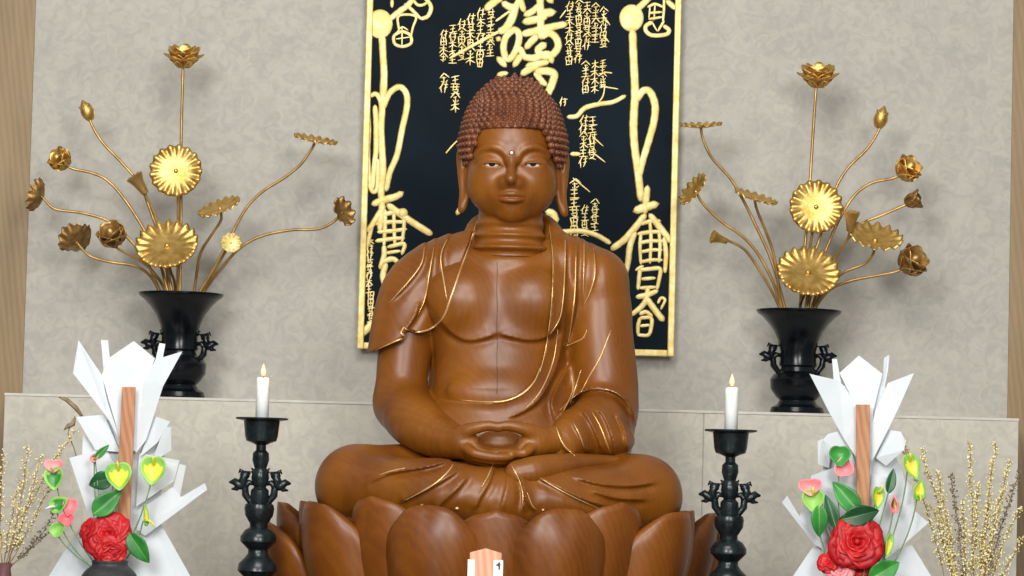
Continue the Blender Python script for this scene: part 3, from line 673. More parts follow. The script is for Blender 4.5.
hair_base = np_mesh([(hp, hf)])
hb_ = BVHTree.FromPolygons([tuple(v) for v in hp], [tuple(q) for q in hf])
cc = Vector(S3(513, 135, -6))
ncurl = 0
rows = 19
for j in range(rows):
    th = PI * (0.06 + 0.62 * j / (rows - 1)) if j else 0.0
    # rows measured from the top of the crown downwards
    circ = max(1, int(round(2 * PI * math.sin(th) * 52 / 7.6)))
    for k in range(circ):
        ph = 2 * PI * (k + 0.5 * (j % 2)) / circ
        d = Vector((math.sin(th) * math.cos(ph), math.sin(th) * math.sin(ph), math.cos(th)))
        h = hb_.ray_cast(cc + d * 0.4, -d)
        if h[0] is None: continue
        p = h[0]; u_, v_ = pj(p.x, p.y, p.z); fd = (YB - p.y) / PX
        n_ = h[1] if h[1].dot(d) > 0 else -h[1]
        if n_.z < -0.75: continue
        rr = PX * 4.1 * random.uniform(0.92, 1.06)
        q = Vector((0, 0, 1)).rotation_difference(n_)
        b.ball(p - n_ * rr * 0.1, (rr, rr, rr * 0.95), 7, 5, 0, q)
        b.ball(p + n_ * rr * 0.72, (rr * .52, rr * .52, rr * 0.5), 6, 4, 0, q); ncurl += 1
hv = b
hair = hv.build('curls', M['hair'], None)
hairo = link('hair', hair_base, M['hair'], statue)
hair.parent = hairo
BV2 = None
# ------------------------------------------------------------------ lotus pedestal
cx = S3(497, 520, 0)[0]; LC = Vector((cx, YB - 0.01, TABLE_Z))
ZT = S3(497, 512, 150)[2]         # height of the petal tips
ped = empty('lotus_pedestal', LC)
tag(ped, 'carved reddish-brown wooden lotus pedestal of broad petals under the seated Buddha', 'pedestal')
zt = S3(499, 541, 0)[2] - 0.012
b = MB()
b.lathe([(.30, TABLE_Z), (.33, TABLE_Z + .004), (.33, TABLE_Z + .02), (.30, TABLE_Z + .03), (.28, TABLE_Z + .04), (.31, TABLE_Z + .07), (.355, zt - .04), (.37, zt - .01), (.36, zt), (.0, zt)], (LC.x, LC.y, 0), 64)
b.build('core', M['lotus'], ped)
def petal(ang, R, wid, z0, z1, flare, tipb, name='petal', nar=.34):
    """broad cupped petal, outer face swelling outward, edge rolled to a shallow point"""
    b = MB(); nu, nv = 22, 20
    ca = Vector((math.sin(ang), -math.cos(ang), 0)); sa = Vector((math.cos(ang), math.sin(ang), 0))
    def pt(off):
        def f(u, v):
            s = u * 2 - 1
            w = wid * (0.70 + 0.30 * math.sin(PI * min(v, 0.62) / 0.62 * 0.5)) * (1 - max(0, (v - 0.62) / 0.38) ** 3.0 * nar)
            top = 1 - 0.10 * abs(s) ** 3.0 + tipb * max(0, 1 - abs(s) * 3.2)
            z = z0 + (z1 - z0) * v * (1 - (1 - top) * v ** 2)
            bul = math.sin(PI * min(1, v * 0.92)) ** 0.8
            r = R * 0.78 + (R * 0.22) * (v ** 0.7) + bul * 0.036 * (1 - s * s * 0.9) + flare * v ** 6 * (0.3 + 0.7 * (1 - abs(s)))
            x = s * w
            r2 = r - (x * x) / (2 * R) * 1.25 - (abs(s) ** 5) * 0.016
            return LC * 1 + Vector((0, 0, z - LC.z)) + ca * (r2 - off) + sa * x
        return f
    b.grid(pt(0), nu, nv); base = len(b.V); b.grid(lambda u, v: pt(0.016)(u, v) + Vector((0, 0, -0.002)), nu, nv)
    n1 = nu + 1; idx = [i for i in range(n1)] + [j * n1 + nu for j in range(1, nv + 1)] + [nv * n1 + i for i in range(nu - 1, -1, -1)] + [j * n1 for j in range(nv - 1, 0, -1)]
    b.F = [f if k < nu * nv else f[::-1] for k, f in enumerate(b.F)]
    for a_, c_ in zip(idx, idx[1:] + idx[:1]): b.F.append((a_, a_ + base, c_ + base, c_)); b.m.append(0)
    o = b.build(name, M['lotus'], ped)
    bm = bmesh.new(); bm.from_mesh(o.data); bmesh.ops.recalc_face_normals(bm, faces=bm.faces); bm.to_mesh(o.data); bm.free()
    return o
D2 = math.radians
ZP = lambda y, R, a: S3(499, y, R / PX * math.cos(a))[2]
for k in range(10):
    a = D2(18 + 36 * k); petal(a, 0.422, 0.098, TABLE_Z + .01, ZP(507, 0.43, a), -0.022 if k in (0, 9) else 0.004, 0.0)
for k in range(10):
    a = D2(36 * k); petal(a, 0.385, 0.094, TABLE_Z + .02, ZP({0: 513, 1: 502, 9: 502}.get(k, 508), 0.40, a), 0.006, 0.02, nar=.24)
for k in (2, 7):
    a = D2(28 + 36 * k); petal(a, 0.450, 0.10, TABLE_Z + .01, ZP(527, 0.43, a), 0.010, 0.03)
# ------------------------------------------------------------------ calligraphy board on the wall
YP = -0.040
bx0 = (at(368, 0, YP).x + at(356, 347, YP).x) / 2; bx1 = (at(682, 0, YP).x + at(673.5, 355, YP).x) / 2
bz0 = (at(356, 349, YP).z + at(673, 356.5, YP).z) / 2; bz1 = at(520, -130, YP).z
pb = pw(YP); fwid = 6.6 * pb
board = empty('calligraphy_board', ((bx0 + bx1) / 2, -0.02, bz0))
tag(board, 'black lacquered calligraphy board with gold characters and gold frame on the wall behind the statue', 'board')
b = MB(); b.box((bx0 + 0.004, YP + 0.003, bz0 + 0.004), (bx1 - 0.004, -0.0005, bz1 - 0.004)); b.build('panel', M['lacquer'], board, smooth=False)
b = MB()
def bar(x0, z0, x1, z1):
    b.box((x0, YP - 0.006, z0), (x1, YP + 0.006, z1))
bar(bx0, bz0, bx0 + fwid, bz1); bar(bx1 - fwid, bz0, bx1, bz1); bar(bx0 + fwid, bz0, bx1 - fwid, bz0 + fwid); bar(bx0 + fwid, bz1 - fwid, bx1 - fwid, bz1)
o = b.build('frame', M['gold_board'], board, smooth=False); bv = o.modifiers.new('bevel', 'BEVEL'); bv.width = 0.0025; bv.segments = 3
YS = YP + 0.0025
def brush(mb, pts, w, taper=0.35, n=6):
    if w > 2.0: w *= 1.38
    """one raised brush stroke along picture points"""
    pp = spline(pts, n) if len(pts) > 2 else spline(pts, n)
    c = [at(p[0], p[1], YS) for p in pp]; N = len(c); V = []; m = 8
    for i, p in enumerate(c):
        t = (c[min(i + 1, N - 1)] - c[max(i - 1, 0)]).normalized(); s = Vector((t.z, 0, -t.x))
        f = i / (N - 1); e = min(f, 1 - f) * (N - 1)
        r = w * pb * 0.5 * (1 - taper * (abs(f - 0.4) ** 1.2)) * (1 + 0.03 * math.sin(i * 1.9 + pts[0][0]))
        if e < 0.5: r *= 0.72
        for k in range(m):
            a = 2 * PI * k / m; V.append(p + s * (math.cos(a) * r) + Vector((0, -math.sin(a) * min(r * 0.22, 0.0016), 0)))
    Fc = [(i * m + k, i * m + (k + 1) % m, (i + 1) * m + (k + 1) % m, (i + 1) * m + k) for i in range(N - 1) for k in range(m)]
    for i, sg in ((0, -1), (N - 1, 1)):        # rounded ends
        t = ((c[1] - c[0]) if i == 0 else (c[-1] - c[-2])).normalized() * sg
        V.append(c[i] + t * w * pb * 0.32); q = len(V) - 1
        Fc += [(i * m + k, i * m + (k + 1) % m, q) if sg > 0 else (i * m + (k + 1) % m, i * m + k, q) for k in range(m)]
    mb.add(V, Fc)
def chars(groups):
    for g in groups:
        mb = MB()
        for st in g: brush(mb, *st)
        mb.build("gold_character", M['gold_board'], board)
def blob(mb, x, y, rx, ry):
    mb.ball(at(x, y, YS), (rx * pb, 0.0028, ry * pb), 20, 10)
L_up = [([(390, 19), (400, 11), (407, 6), (416, -4)], 5), ([(382, 36), (383, 55), (384, 75), (383, 97)], 5.5, -.2),
        ([(383, 108), (389, 94), (399, 87), (406, 93), (407, 106), (402, 130), (397, 155), (390, 172), (386, 190)], 5, .1),
        ([(383, 95), (382, 110), (381, 130), (382, 150), (383, 170), (381, 190), (382, 205), (380, 230)], 5.5, .1),
        ([(370, 96), (376, 94), (380, 100), (381, 108)], 4), ([(375, 106), (376, 125), (376, 150), (374, 168), (372, 190)], 4.2, .1), ([(368, 108), (369, 130), (368, 150), (369, 178), (372, 191), (377, 188), (378, 160)], 3.6, .2)]
L_top = [([(399, 30), (398, 17), (407, 14.5), (416, 17), (413, 27), (411, 36)], 2.2), ([(397, 32), (402, 27), (408, 30)], 1.8), ([(402, 31), (394, 36), (395, 44), (403, 46.5), (411, 43), (410, 35), (402, 31)], 2.6, 0), ([(396, 39), (410, 37)], 1.6), ([(402, 27), (402, 46)], 1.7),
         ([(405, 4), (412, 10), (421, 19)], 3), ([(412, -1), (418, 5), (425, 4), (430, -2)], 2.5), ([(421, 19), (428, 16), (431, 7), (426, -1), (420, -6)], 3.5), ([(392, 0), (392, 7)], 3)]
L_low = [([(373, 204), (384, 200), (395, 197), (402, 193)], 6), ([(388, 205), (400, 214), (415, 224), (431, 234)], 5.5, .1), ([(384, 206), (376, 219), (368, 231)], 5), ([(379, 216), (390, 213), (404, 210)], 4), ([(376, 224), (390, 222), (403, 222)], 3.5),
         ([(378, 232), (392, 231), (406, 229)], 3.5), ([(376, 241), (390, 239), (404, 238)], 3.5), ([(385, 210), (385, 226), (384, 246)], 3.5), ([(394, 210), (394, 226), (395, 246)], 3.2), ([(403, 214), (404, 226), (402, 242)], 3.2), ([(372, 226), (369, 238), (367, 246)], 3.5)]
L_mid = [([(384, 246), (384, 256), (380, 268)], 4.5), ([(388, 247), (404, 244), (402, 254)], 3.5), ([(386, 253), (400, 251)], 3), ([(382, 262), (392, 259), (398, 262)], 4.5), ([(386, 264), (383, 276), (387, 288), (394, 290)], 5), ([(388, 275), (396, 272)], 3.5), ([(399, 262), (398, 275)], 3)]
L_end = [([(358, 337), (368, 328), (378, 319), (388, 308)], 6, .1), ([(379, 302), (388, 298), (394, 292)], 4), ([(384, 292), (381, 303), (377, 312)], 3.5)]
R_up = [([(637, 9), (643, 4), (651, -4)], 5.5), ([(632.5, 30), (633.5, 57), (635, 92), (634, 112), (633.5, 130), (635, 150), (638, 172), (641, 200)], 6.5, .15), ([(636, 101), (643, 91), (650, 92), (655, 105), (654, 121), (649, 140), (643, 160), (638.5, 178)], 6, .25)]
R_top = [([(648, 7), (655, 4), (663, 7)], 2.4), ([(650, 13), (662, 12)], 2.2), ([(649, 19), (662, 17)], 2.2), ([(655, 5), (654, 20)], 2), ([(650, 7), (649, 18)], 2), ([(664, -4), (664, 8), (663, 21)], 2.2), ([(652, 22), (657, 31)], 2), ([(664, 21), (658, 31)], 2.2), ([(652, 22), (646, 26), (646, 31), (651, 35), (659, 35.5), (667, 34), (669, 30), (664, 26)], 3.4, 0), ([(667, 1), (676, 9)], 4.5)]
R_1 = [([(647.5, 187), (646, 200), (645, 213)], 5.5), ([(635, 211), (646, 207), (657, 204)], 7)]
R_2 = [([(645, 215), (634, 229), (624, 240), (612, 249)], 5.5, .1), ([(635, 232), (630, 246), (628, 262), (624.5, 277)], 5), ([(650, 215), (658, 225), (665, 234), (671, 242)], 5.5), ([(640, 224), (652, 221), (660, 221)], 3.5), ([(638, 234), (650, 232), (663, 232)], 3.5), ([(639, 243), (651, 241), (664, 241)], 3.2), ([(641, 252), (652, 250), (662, 250)], 3), ([(641, 262), (651, 260), (662, 260)], 3),
       ([(641, 232), (640, 248), (641, 264)], 3), ([(650, 222), (651, 240), (650, 263)], 3), ([(659, 232), (660, 246), (659, 262)], 3), ([(664, 238), (666, 254), (665, 272)], 4), ([(643, 266), (636, 270)], 3)]
R_3 = [([(640, 270), (639, 279), (638, 289)], 3.5), ([(640, 270), (650, 269), (660, 269), (659, 280), (657, 289)], 3.5), ([(642, 279), (655, 278)], 3), ([(640, 288), (656, 287)], 3)]
R_4 = [([(637, 297), (647, 295), (657, 291)], 4.5), ([(648, 288), (646, 300), (640, 308), (631, 315)], 4.5), ([(647, 299), (655, 310), (663, 320)], 5, 0), ([(658, 303), (661, 298), (665, 300), (661, 309)], 2.5)]
R_5 = [([(640, 314), (646, 312), (652, 316)], 3.5), ([(640, 318), (638, 326), (638, 334)], 3.2), ([(640, 318), (651, 318), (651, 328), (648, 335), (638, 335)], 3.2), ([(640, 326), (650, 325)], 2.6)]
C_1 = [([(486, 9), (493, 3), (502, -3)], 6.5), ([(503, 3), (510, 7), (516, 6), (520, -2)], 6), ([(516, 5), (512, 18), (506, 28), (499, 32)], 7), ([(510, 11), (503, 16), (496, 21)], 2.2), ([(502, 30), (485, 39), (470, 47), (450, 58)], 2.8, .5), ([(497, 38), (500, 40)], 4.5),
       ([(514, 29), (506, 37), (503.5, 48), (506, 58), (511, 58), (516, 50), (519, 40), (518, 32), (512, 29)], 5.5, 0), ([(498, 58), (505.5, 66)], 5.5), ([(519, 47), (525, 58)], 5.5), ([(521, 55), (514, 66)], 5.5)]
C_2 = [([(524, 22), (534, 20), (546, 17)], 6.5), ([(523, 34), (536, 31), (552, 27), (566, 24)], 6.5), ([(540, -4), (540.5, 15), (541, 38)], 6, 0), ([(537, 36), (531, 42), (526, 48)], 6), ([(519, -3), (524, 11)], 5.5), ([(525, 15), (533, 11), (540, 4)], 5.5), ([(540, 14), (554, 12)], 7.5), ([(548, -3), (552, 2)], 6),
       ([(541, 37), (549, 33), (556, 38), (558, 47), (552, 55), (543, 56), (538, 50), (545, 44)], 6, 0)]
C_3 = [([(523, 57), (534, 58), (548, 54), (552, 62)], 6), ([(527, 66), (538, 64), (548, 62)], 5.5), ([(522, 74), (530, 69), (538, 66)], 6), ([(535, 73), (541, 80), (546, 85)], 5), ([(536, 72), (546, 71), (554, 74), (552, 84), (547, 95)], 6.5, .1), ([(540, 82), (545, 83)], 5), ([(498, 75), (507, 73)], 4.5)]
W_1 = [([(568, 117), (577, 116), (585, 108), (600, 104), (613, 102), (625, 96)], 4, .3), ([(597, 104), (603, 96), (605, 84)], 1.6)]
W_2 = [([(571, 154), (580, 154)], 3.5)]
W_3 = [([(547, 212), (553, 214), (556, 222)], 6, 0), ([(560, 232), (580, 231), (596, 235), (610, 243)], 4, 0)]
W_4 = [([(457, 214), (460, 209), (463, 203)], 4)]
W_5 = [([(446, 153), (452, 146), (459, 139)], 1.8)]
chars([L_up, L_top, L_low, L_mid, L_end, R_up, R_top, R_1, R_2, R_3, R_4, R_5, C_1, C_2, C_3, W_1, W_2, W_3, W_4, W_5])
for x, y, rx, ry in ((380, 24, 13, 15), (631.5, 18, 12.5, 14), (403, 213, 5, 5)):
    mb = MB(); blob(mb, x, y, rx, ry); mb.build("gold_character", M['gold_board'], board)
# small columns of writing, each built from little crossing brush strokes
rs = random.Random(11)
def glyph(mb, x, y, s, w):
    """one small character of the columns: a few brush strokes in one of six builds"""
    j = lambda v: v + rs.uniform(-.08, .08)
    def st(*pts, k=1.0): brush(mb, [(x + j(a) * s, y + j(b) * s) for a, b in pts], w * k, .45, 2)
    t = rs.randrange(6)
    if t == 0:
        st((0, -.6), (0, 0), (.02, .6)); st((-.45, -.15), (.4, -.28)); st((0, -.1), (-.2, .15), (-.45, .35), k=.9); st((0, -.1), (.25, .15), (.55, .32), k=.9)
    elif t == 1:
        st((-.35, -.4), (-.33, .1), (-.3, .5)); st((-.35, -.4), (.3, -.45), (.32, .1), (.25, .5)); st((-.3, 0), (.28, -.04), k=.9); st((-.3, .45), (.26, .4), k=.9); st((0, -.6), (0, .3), k=.8)
    elif t == 2:
        st((-.4, -.4), (.35, -.48)); st((-.35, 0), (.3, -.06), k=.9); st((-.5, .42), (.5, .34)); st((0, -.45), (.02, .4))
    elif t == 3:
        st((-.1, -.6), (-.3, -.1), (-.5, .15)); st((-.3, -.15), (-.28, .6)); st((.0, -.3), (.5, -.38), k=.9); st((.28, -.55), (.26, .1), (.1, .55)); st((0, .1), (.45, .02), k=.9)
    elif t == 4:
        st((-.45, -.25), (.45, -.35)); st((-.2, -.6), (-.2, .05)); st((.22, -.6), (.2, .0)); st((-.3, .1), (.3, .06), (.1, .4), (-.4, .55), k=.9); st((-.15, .25), (.45, .55), k=.9)
    else:
        st((.05, -.65), (-.5, -.1), k=1.1); st((.05, -.6), (.55, -.1), k=1.1); st((-.2, -.05), (.22, -.1), k=.85); st((0, -.2), (.0, .55)); st((-.3, .25), (-.1, .4), k=.8); st((.35, .15), (.12, .42), k=.8)
for x, y0, y1, s, w in ((444, 30, 66, 8, 1.4), (453, 25, 64, 8, 1.4), (462, 20, 64, 8, 1.5), (471, 14, 66, 8.5, 1.5), (481, 9, 66, 8.5, 1.5), (491, 10, 60, 8, 1.5),
                        (444, 74, 98, 9, 1.6), (455.5, 76, 110, 9, 1.6),
                        (570, 2, 70, 8, 1.3), (579, 0, 66, 8, 1.3), (587.5, 2, 50, 8, 1.3), (596, 4, 46, 8, 1.3), (604, 8, 52, 8, 1.3),
                        (586, 62, 98, 8, 1.4), (595, 61, 92, 8, 1.4), (603, 60, 90, 7, 1.3), (584, 116, 170, 8.5, 1.5), (592.5, 117, 165, 8.5, 1.5),
                        (575, 180, 236, 9.5, 1.7), (585, 206, 237, 7.5, 1.3), (595, 200, 237, 8, 1.4), (563, 98, 112, 8, 1.6),
                        (370, 238, 292, 7, 1.7), (371, 292, 334, 7.5, 1.7)):
    mb = MB(); y = y0 + s * .5
    while y < y1 - s * .3:
        glyph(mb, x + (y - y0) * -0.02, y, s, w); y += s * .98
    mb.build('gold_writing', M['gold_board'], board)
for a in (((602, 14), (610, 25)), ((603, 35), (609, 42)), ((604, 72), (612, 73)), ((600, 86), (618, 89)), ((592, 136), (603, 146)), ((592, 152), (605, 162)), ((573, 178), (590, 192)), ((566, 10), (560, 18))):
    mb = MB(); brush(mb, list(a), 1.6); mb.build('gold_writing', M['gold_board'], board)
# ------------------------------------------------------------------ bronze vases
YV = -0.17
def ornament(mb, base, side, s, mi=0):
    n0 = len(mb.V)
    tb, bl = mb.tube, mb.ball
    class O: pass
    mb_, mb = mb, O()
    mb.tube = lambda p, r, n, m: tb(p, [x * 1.45 for x in r], n, m)
    mb.ball = lambda c, r, n, m, mi: bl(c, tuple(x * 1.25 for x in r), n, m, mi)
    """scrolling leaf-and-bird handle standing off the body; side = -1/1, s = size in metres"""
    def q(x, z): return Vector(base) + Vector((side * x * s, 0, z * s))
    mb.tube([q(-.10, -.62), q(.06, -.48), q(.20, -.28), q(.22, -.02), q(.10, .12), q(-.06, .08)], [.06 * s, .07 * s, .085 * s, .08 * s, .07 * s, .05 * s], 8, mi)
    mb.tube([q(.20, -.05), q(.30, .18), q(.22, .38), q(.06, .44)], [.08 * s, .10 * s, .09 * s, .03 * s], 8, mi)
    mb.ball(q(.24, .34), (.13 * s, .10 * s, .12 * s), 10, 8, mi)
    mb.tube([q(.22, -.02), q(.42, .02), q(.58, .14), q(.74, .10)], [.08 * s, .11 * s, .08 * s, .02 * s], 8, mi)
    mb.tube([q(.40, .00), q(.50, -.10), q(.66, -.12)], [.07 * s, .06 * s, .015 * s], 6, mi)
    mb.tube([q(.02, .42), q(-.06, .50), q(.04, .58)], [.05 * s, .05 * s, .015 * s], 6, mi)
    mb.tube([q(.28, .42), q(.40, .50), q(.44, .40)], [.05 * s, .045 * s, .015 * s], 6, mi)
    mb.ball(q(.50, .10), (.11 * s, .08 * s, .08 * s), 10, 6, mi)
def vase(pxc, py_rim, py_base, label, prof, rimw, hy, ox, osz):
    c = at(pxc, py_base, YV); zb = zl; zr = at(pxc, py_rim, YV).z; p = pw(YV)
    root = empty('flower_vase', (c.x, YV, zb)); tag(root, label, 'vase', 'black bronze vases on the ledge')
    h = zr - zb; b = MB(); b.lathe([(r * p, zb + 0.0005 + t * h) for r, t in prof], (c.x, YV, 0), 48)
    b.build('body', M['black'], root, autosm=0.6)
    for s in (-1, 1):
        b = MB(); ornament(b, (c.x + s * ox * p, YV, at(pxc, hy, YV).z), s, osz * p); b.build('handle', M['black'], root)
    return Vector((c.x, YV, zr))
# radius in pixels against height: foot, bulb, waist, flaring neck and mouth
PROF = [(0, 0), (26, 0), (27, .02), (26, .06), (20, .09), (18, .13), (22, .17), (27, .24), (27.5, .33), (24, .38), (18, .41), (17, .45), (19, .47), (18.5, .5), (18, .60), (20, .70), (24.5, .80), (30.5, .88), (36.5, .94), (41.5, .975), (42.5, .995), (42.5, 1.005), (40, 1.01), (30, .95), (20, .88), (15, .8), (14, .6), (0, .58)]
V1 = vase(178, 294, 392, 'black bronze vase with scrolled handles on the ledge left of the statue', PROF, 42, 346, 19, 27)
V2 = vase(797, 311, 408, 'black bronze vase with scrolled handles on the ledge right of the statue', PROF, 42, 358, 19, 27)

# ------------------------------------------------------------------ gilt lotus flowers, leaves and pods
PV = pw(YV)
def frame_of(n, up=(0, 0, 1)):
    n = Vector(n).normalized(); u = Vector(up)
    if abs(n.dot(u)) > 0.98: u = Vector((0, 1, 0))
    x = u.cross(n).normalized(); y = n.cross(x)
    return x, y, n
def leaf_mesh(c, n, R, cup=0.25, pleat=0.07, lobes=16, squash=1.0, up=(0, 0, 1), droop=0.0, wavy=0.0):
    """round pleated lotus leaf facing n"""
    x, y, z = frame_of(n, up); b = MB(); nr, na = 12, lobes * 6; V = [Vector(c)]
    for i in range(1, nr + 1):
        r = i / nr
        for k in range(na):
            a = 2 * PI * k / na; w = max(0, (r - .55) / .45)
            edge = 1 + 0.03 * math.cos(a * lobes) * w
            rad = R * r * edge
            h = R * (cup * r * r + pleat * math.cos(a * lobes) * w + droop * math.cos(a) ** 2 * r * r + wavy * math.sin(a * 3) * r * r) - R * 0.25 * max(0, r - .93) * 3
            V.append(Vector(c) + x * (math.cos(a) * rad * squash) + y * (math.sin(a) * rad) + z * h)
    Fc = [(0, 1 + k, 1 + (k + 1) % na) for k in range(na)]
    for i in range(nr - 1):
        o = 1 + i * na; Fc += [(o + k, o + na + k, o + na + (k + 1) % na, o + (k + 1) % na) for k in range(na)]
    b.add(V, Fc); b.ball(Vector(c) + z * R * .02, R * .085, 10, 6)
    return b
def petals(b, c, ax, R, n, opn, phase=0.0, wid=0.42, mi=0, point=0.3):
    """ring of cupped petals about axis ax; opn = opening angle"""
    x, y, z = frame_of(ax)
    for k in range(n):
        a = 2 * PI * k / n + phase; d = x * math.cos(a) + y * math.sin(a); s = z.cross(d)
        def f(u, v, off=0.0):
            q = (u * 2 - 1); w = wid * R * math.sin(PI * min(.97, (v * .80 + .12))) ** .75 * (1 if v < .8 else 1 - (v - .8) * 2.6 * (1 - point * .3))
            th = opn * (0.35 + 0.65 * math.sin(v * PI * .55))
            rr = R * (math.sin(th) * v * .95 + 0.10) - abs(q) ** 2 * w * .35
            hh = R * (math.cos(th) * v) * 1.05
            return Vector(c) + d * (rr - off) + s * (q * w) + z * hh
        b.grid(f, 6, 8, mi)
def golden(kind, px, py, stem, label, group, mouth, dd=0.0, normal=None, R=None, mat='gold', **kw):
    """stem = picture points from the bloom to the vase mouth"""
    Y1 = YV - dd; c = at(px, py, Y1)
    name = {'leaf': 'lotus_leaf', 'bloom': 'lotus_flower', 'half': 'lotus_flower', 'bud': 'lotus_bud', 'pod': 'lotus_seed_pod', 'cup': 'lotus_flower'}[kind]
    base = Vector((mouth.x + (stem[-1][0] - {1: 178, 2: 797}[kw.pop('v')]) * PV * 0.5, YV, mouth.z - 0.05))
    root = empty(name, base); tag(root, label, {'leaf': 'golden leaf', 'bud': 'golden flower', 'pod': 'golden seed pod'}.get(kind, 'golden flower'), group)
    pts = [(p[0], p[1], Y1 + (YV - Y1) * (i + 1) / len(stem)) for i, p in enumerate(stem)]
    P = [at(*q) for q in pts]; n = Vector(normal or (0, -1, 0)).normalized()
    S = [c - n * (R * .02 * PV)] + P + [base]
    S = [Vector(t) for t in spline([tuple(v) for v in S], 7)]
    Rm = R * PV
    b = MB()
    th = kw.pop('sw', 2.7) * PV / 2
    b.tube(S, [th * (1.0 + .25 * (i / len(S))) for i in range(len(S))], 8); 
    b.build('stem', M['stem'], root)
    if kind == 'leaf':
        leaf_mesh(c, n, Rm, **kw).build('leaf', M[mat], root, solid=0.0012)
    elif kind == 'bloom':
        b = MB(); c0 = c - n * Rm * .35
        c0 = c - n * Rm * .62; petals(b, c0, n, Rm * 1.22, 6, .98, 0, .56); petals(b, c0 + n * Rm * .03, n, Rm * 1.28, 6, .74, .52, .54); petals(b, c0 + n * Rm * .04, n, Rm * 1.2, 5, .48, .2, .50)
        b.build('petals', M[mat], root, solid=0.001)
        b = MB(); b.lathe([(0, 0), (.20 * Rm, .02 * Rm), (.30 * Rm, .35 * Rm), (.27 * Rm, .40 * Rm), (0, .40 * Rm)], c0, 16, 0, n); b.build('seed_head', M['gold'], root)
    elif kind == 'half':
        b = MB(); c0 = c - n * Rm * .75
        petals(b, c0, n, Rm * 1.6, 4, .66, .3, .62); petals(b, c0 + n * Rm * .03, n, Rm * 1.65, 4, .46, 1.08, .60); b.ball(c0 + n * Rm * .8, (.46 * Rm, .46 * Rm, .8 * Rm), 14, 10, 0, Vector((0, 0, 1)).rotation_difference(n))
        b.lathe([(0, -.1 * Rm), (.22 * Rm, 0), (.30 * Rm, .25 * Rm), (0, .4 * Rm)], c0, 12, 0, n)
        b.build('petals', M[mat], root, solid=0.001)
    elif kind == 'bud':
        b = MB(); c0 = c - n * Rm
        b.lathe([(0, -.05 * Rm), (.25 * Rm, 0), (.52 * Rm, .35 * Rm), (.66 * Rm, .8 * Rm), (.62 * Rm, 1.2 * Rm), (.40 * Rm, 1.7 * Rm), (.15 * Rm, 2.05 * Rm), (.02 * Rm, 2.2 * Rm)], c0, 16, 0, n)
        petals(b, c0, n, Rm * 1.7, 3, .30, .5, .40)
        b.build('petals', M[mat], root, solid=0.0008)
    elif kind == 'pod':
        b = MB(); c0 = c - n * Rm * .9
        b.lathe([(0, -.1 * Rm), (.34 * Rm, 0), (.42 * Rm, .5 * Rm), (.55 * Rm, 1.2 * Rm), (.78 * Rm, 1.75 * Rm), (.82 * Rm, 1.85 * Rm), (.74 * Rm, 1.92 * Rm), (0, 1.88 * Rm)], c0, 20, 0, n)
        pod = b.build('pod', M[mat], root, autosm=.7)
        x, y, z = frame_of(n); s = MB()
        for k in range(7):
            a = 2 * PI * k / 6; r = 0 if k == 6 else .48 * Rm
            s.ball(c0 + z * 1.9 * Rm + (x * math.cos(a) + y * math.sin(a)) * r, .10 * Rm, 8, 6)
        s.build('seeds', M['stem'], pod)
    elif kind == 'cup':
        b = MB(); c0 = c - n * Rm * .8
        petals(b, c0, n, Rm * 1.5, 6, .55, .2, .42); petals(b, c0, n, Rm * 1.35, 5, .40, .7, .40)
        b.build('petals', M[mat], root, solid=0.001)
g1 = 'gilt lotus stems in the left vase'; g2 = 'gilt lotus stems in the right vase'
F = lambda *a, **k: golden(*a, **k)
# left vase
F('bloom', 184, 56, [(183, 70), (181, 150), (181, 220), (180, 292)], 'golden open lotus flower on the tallest upright stem of the left vase', g1, V1, .01, (0.02, -.35, 1), 19, v=1)
F('bud', 87, 111, [(92, 125), (103, 143), (122, 163), (140, 185), (152, 215), (164, 250), (172, 292)], 'golden closed lotus bud, highest on the left side of the left vase', g1, V1, .0, (-.45, -.2, 1), 10, v=1)
F('half', 61, 160, [(71, 168), (92, 173), (108, 181), (125, 200), (143, 228), (158, 258), (168, 292)], 'golden half-open lotus at the left vase, below the closed bud', g1, V1, .02, (-.7, -.55, .45), 12, v=1)
F('leaf', 42, 197, [(55, 209), (82, 213), (108, 221), (128, 238), (146, 260), (160, 292)], 'brown gilt leaf curled upright at the far left of the left vase', g1, V1, .03, (-.75, .35, .25), 17, mat='bronze', v=1, cup=.55, squash=.75, pleat=.10, lobes=12)
F('leaf', 77, 243, [(90, 256), (110, 262), (135, 266), (150, 276), (160, 292)], 'dull bronze folded leaf hanging lowest on the left side of the left vase', g1, V1, .04, (-.35, .55, .65), 20, mat='bronze', v=1, cup=.45, squash=.85, pleat=.08, lobes=14, wavy=.15)
F('half', 113, 236, [(116, 247), (128, 254), (145, 264), (158, 278), (166, 292)], 'coppery half-open lotus beside the lower round leaf of the left vase', g1, V1, .06, (-.35, -.7, .6), 14, mat='stem', v=1)
F('pod', 140, 185, [(147, 198), (155, 215), (160, 240), (166, 265), (170, 292)], 'small dull gilt seed pod tilting between stems of the left vase', g1, V1, .05, (-.55, -.15, .8), 11, mat='stem', v=1)
F('leaf', 176, 171, [(178, 200), (178, 240), (178, 292)], 'round golden pleated leaf facing the room, upper one in the left vase', g1, V1, .06, (-.03, -1, .10), 26, v=1, cup=.10, pleat=.07, lobes=17)
F('leaf', 167, 246, [(170, 268), (174, 280), (176, 292)], 'round golden pleated leaf tilted upward just above the left vase mouth', g1, V1, .10, (-.05, -.78, .60), 31, v=1, cup=.14, pleat=.08, lobes=19)
F('leaf', 220, 209, [(221, 220), (212, 234), (201, 252), (197, 272), (194, 292)], 'golden leaf seen edge-on on a short stem right in the left vase', g1, V1, .05, (-.36, -.42, .90), 22, v=1, cup=.16, pleat=.07, lobes=16, squash=1.0)
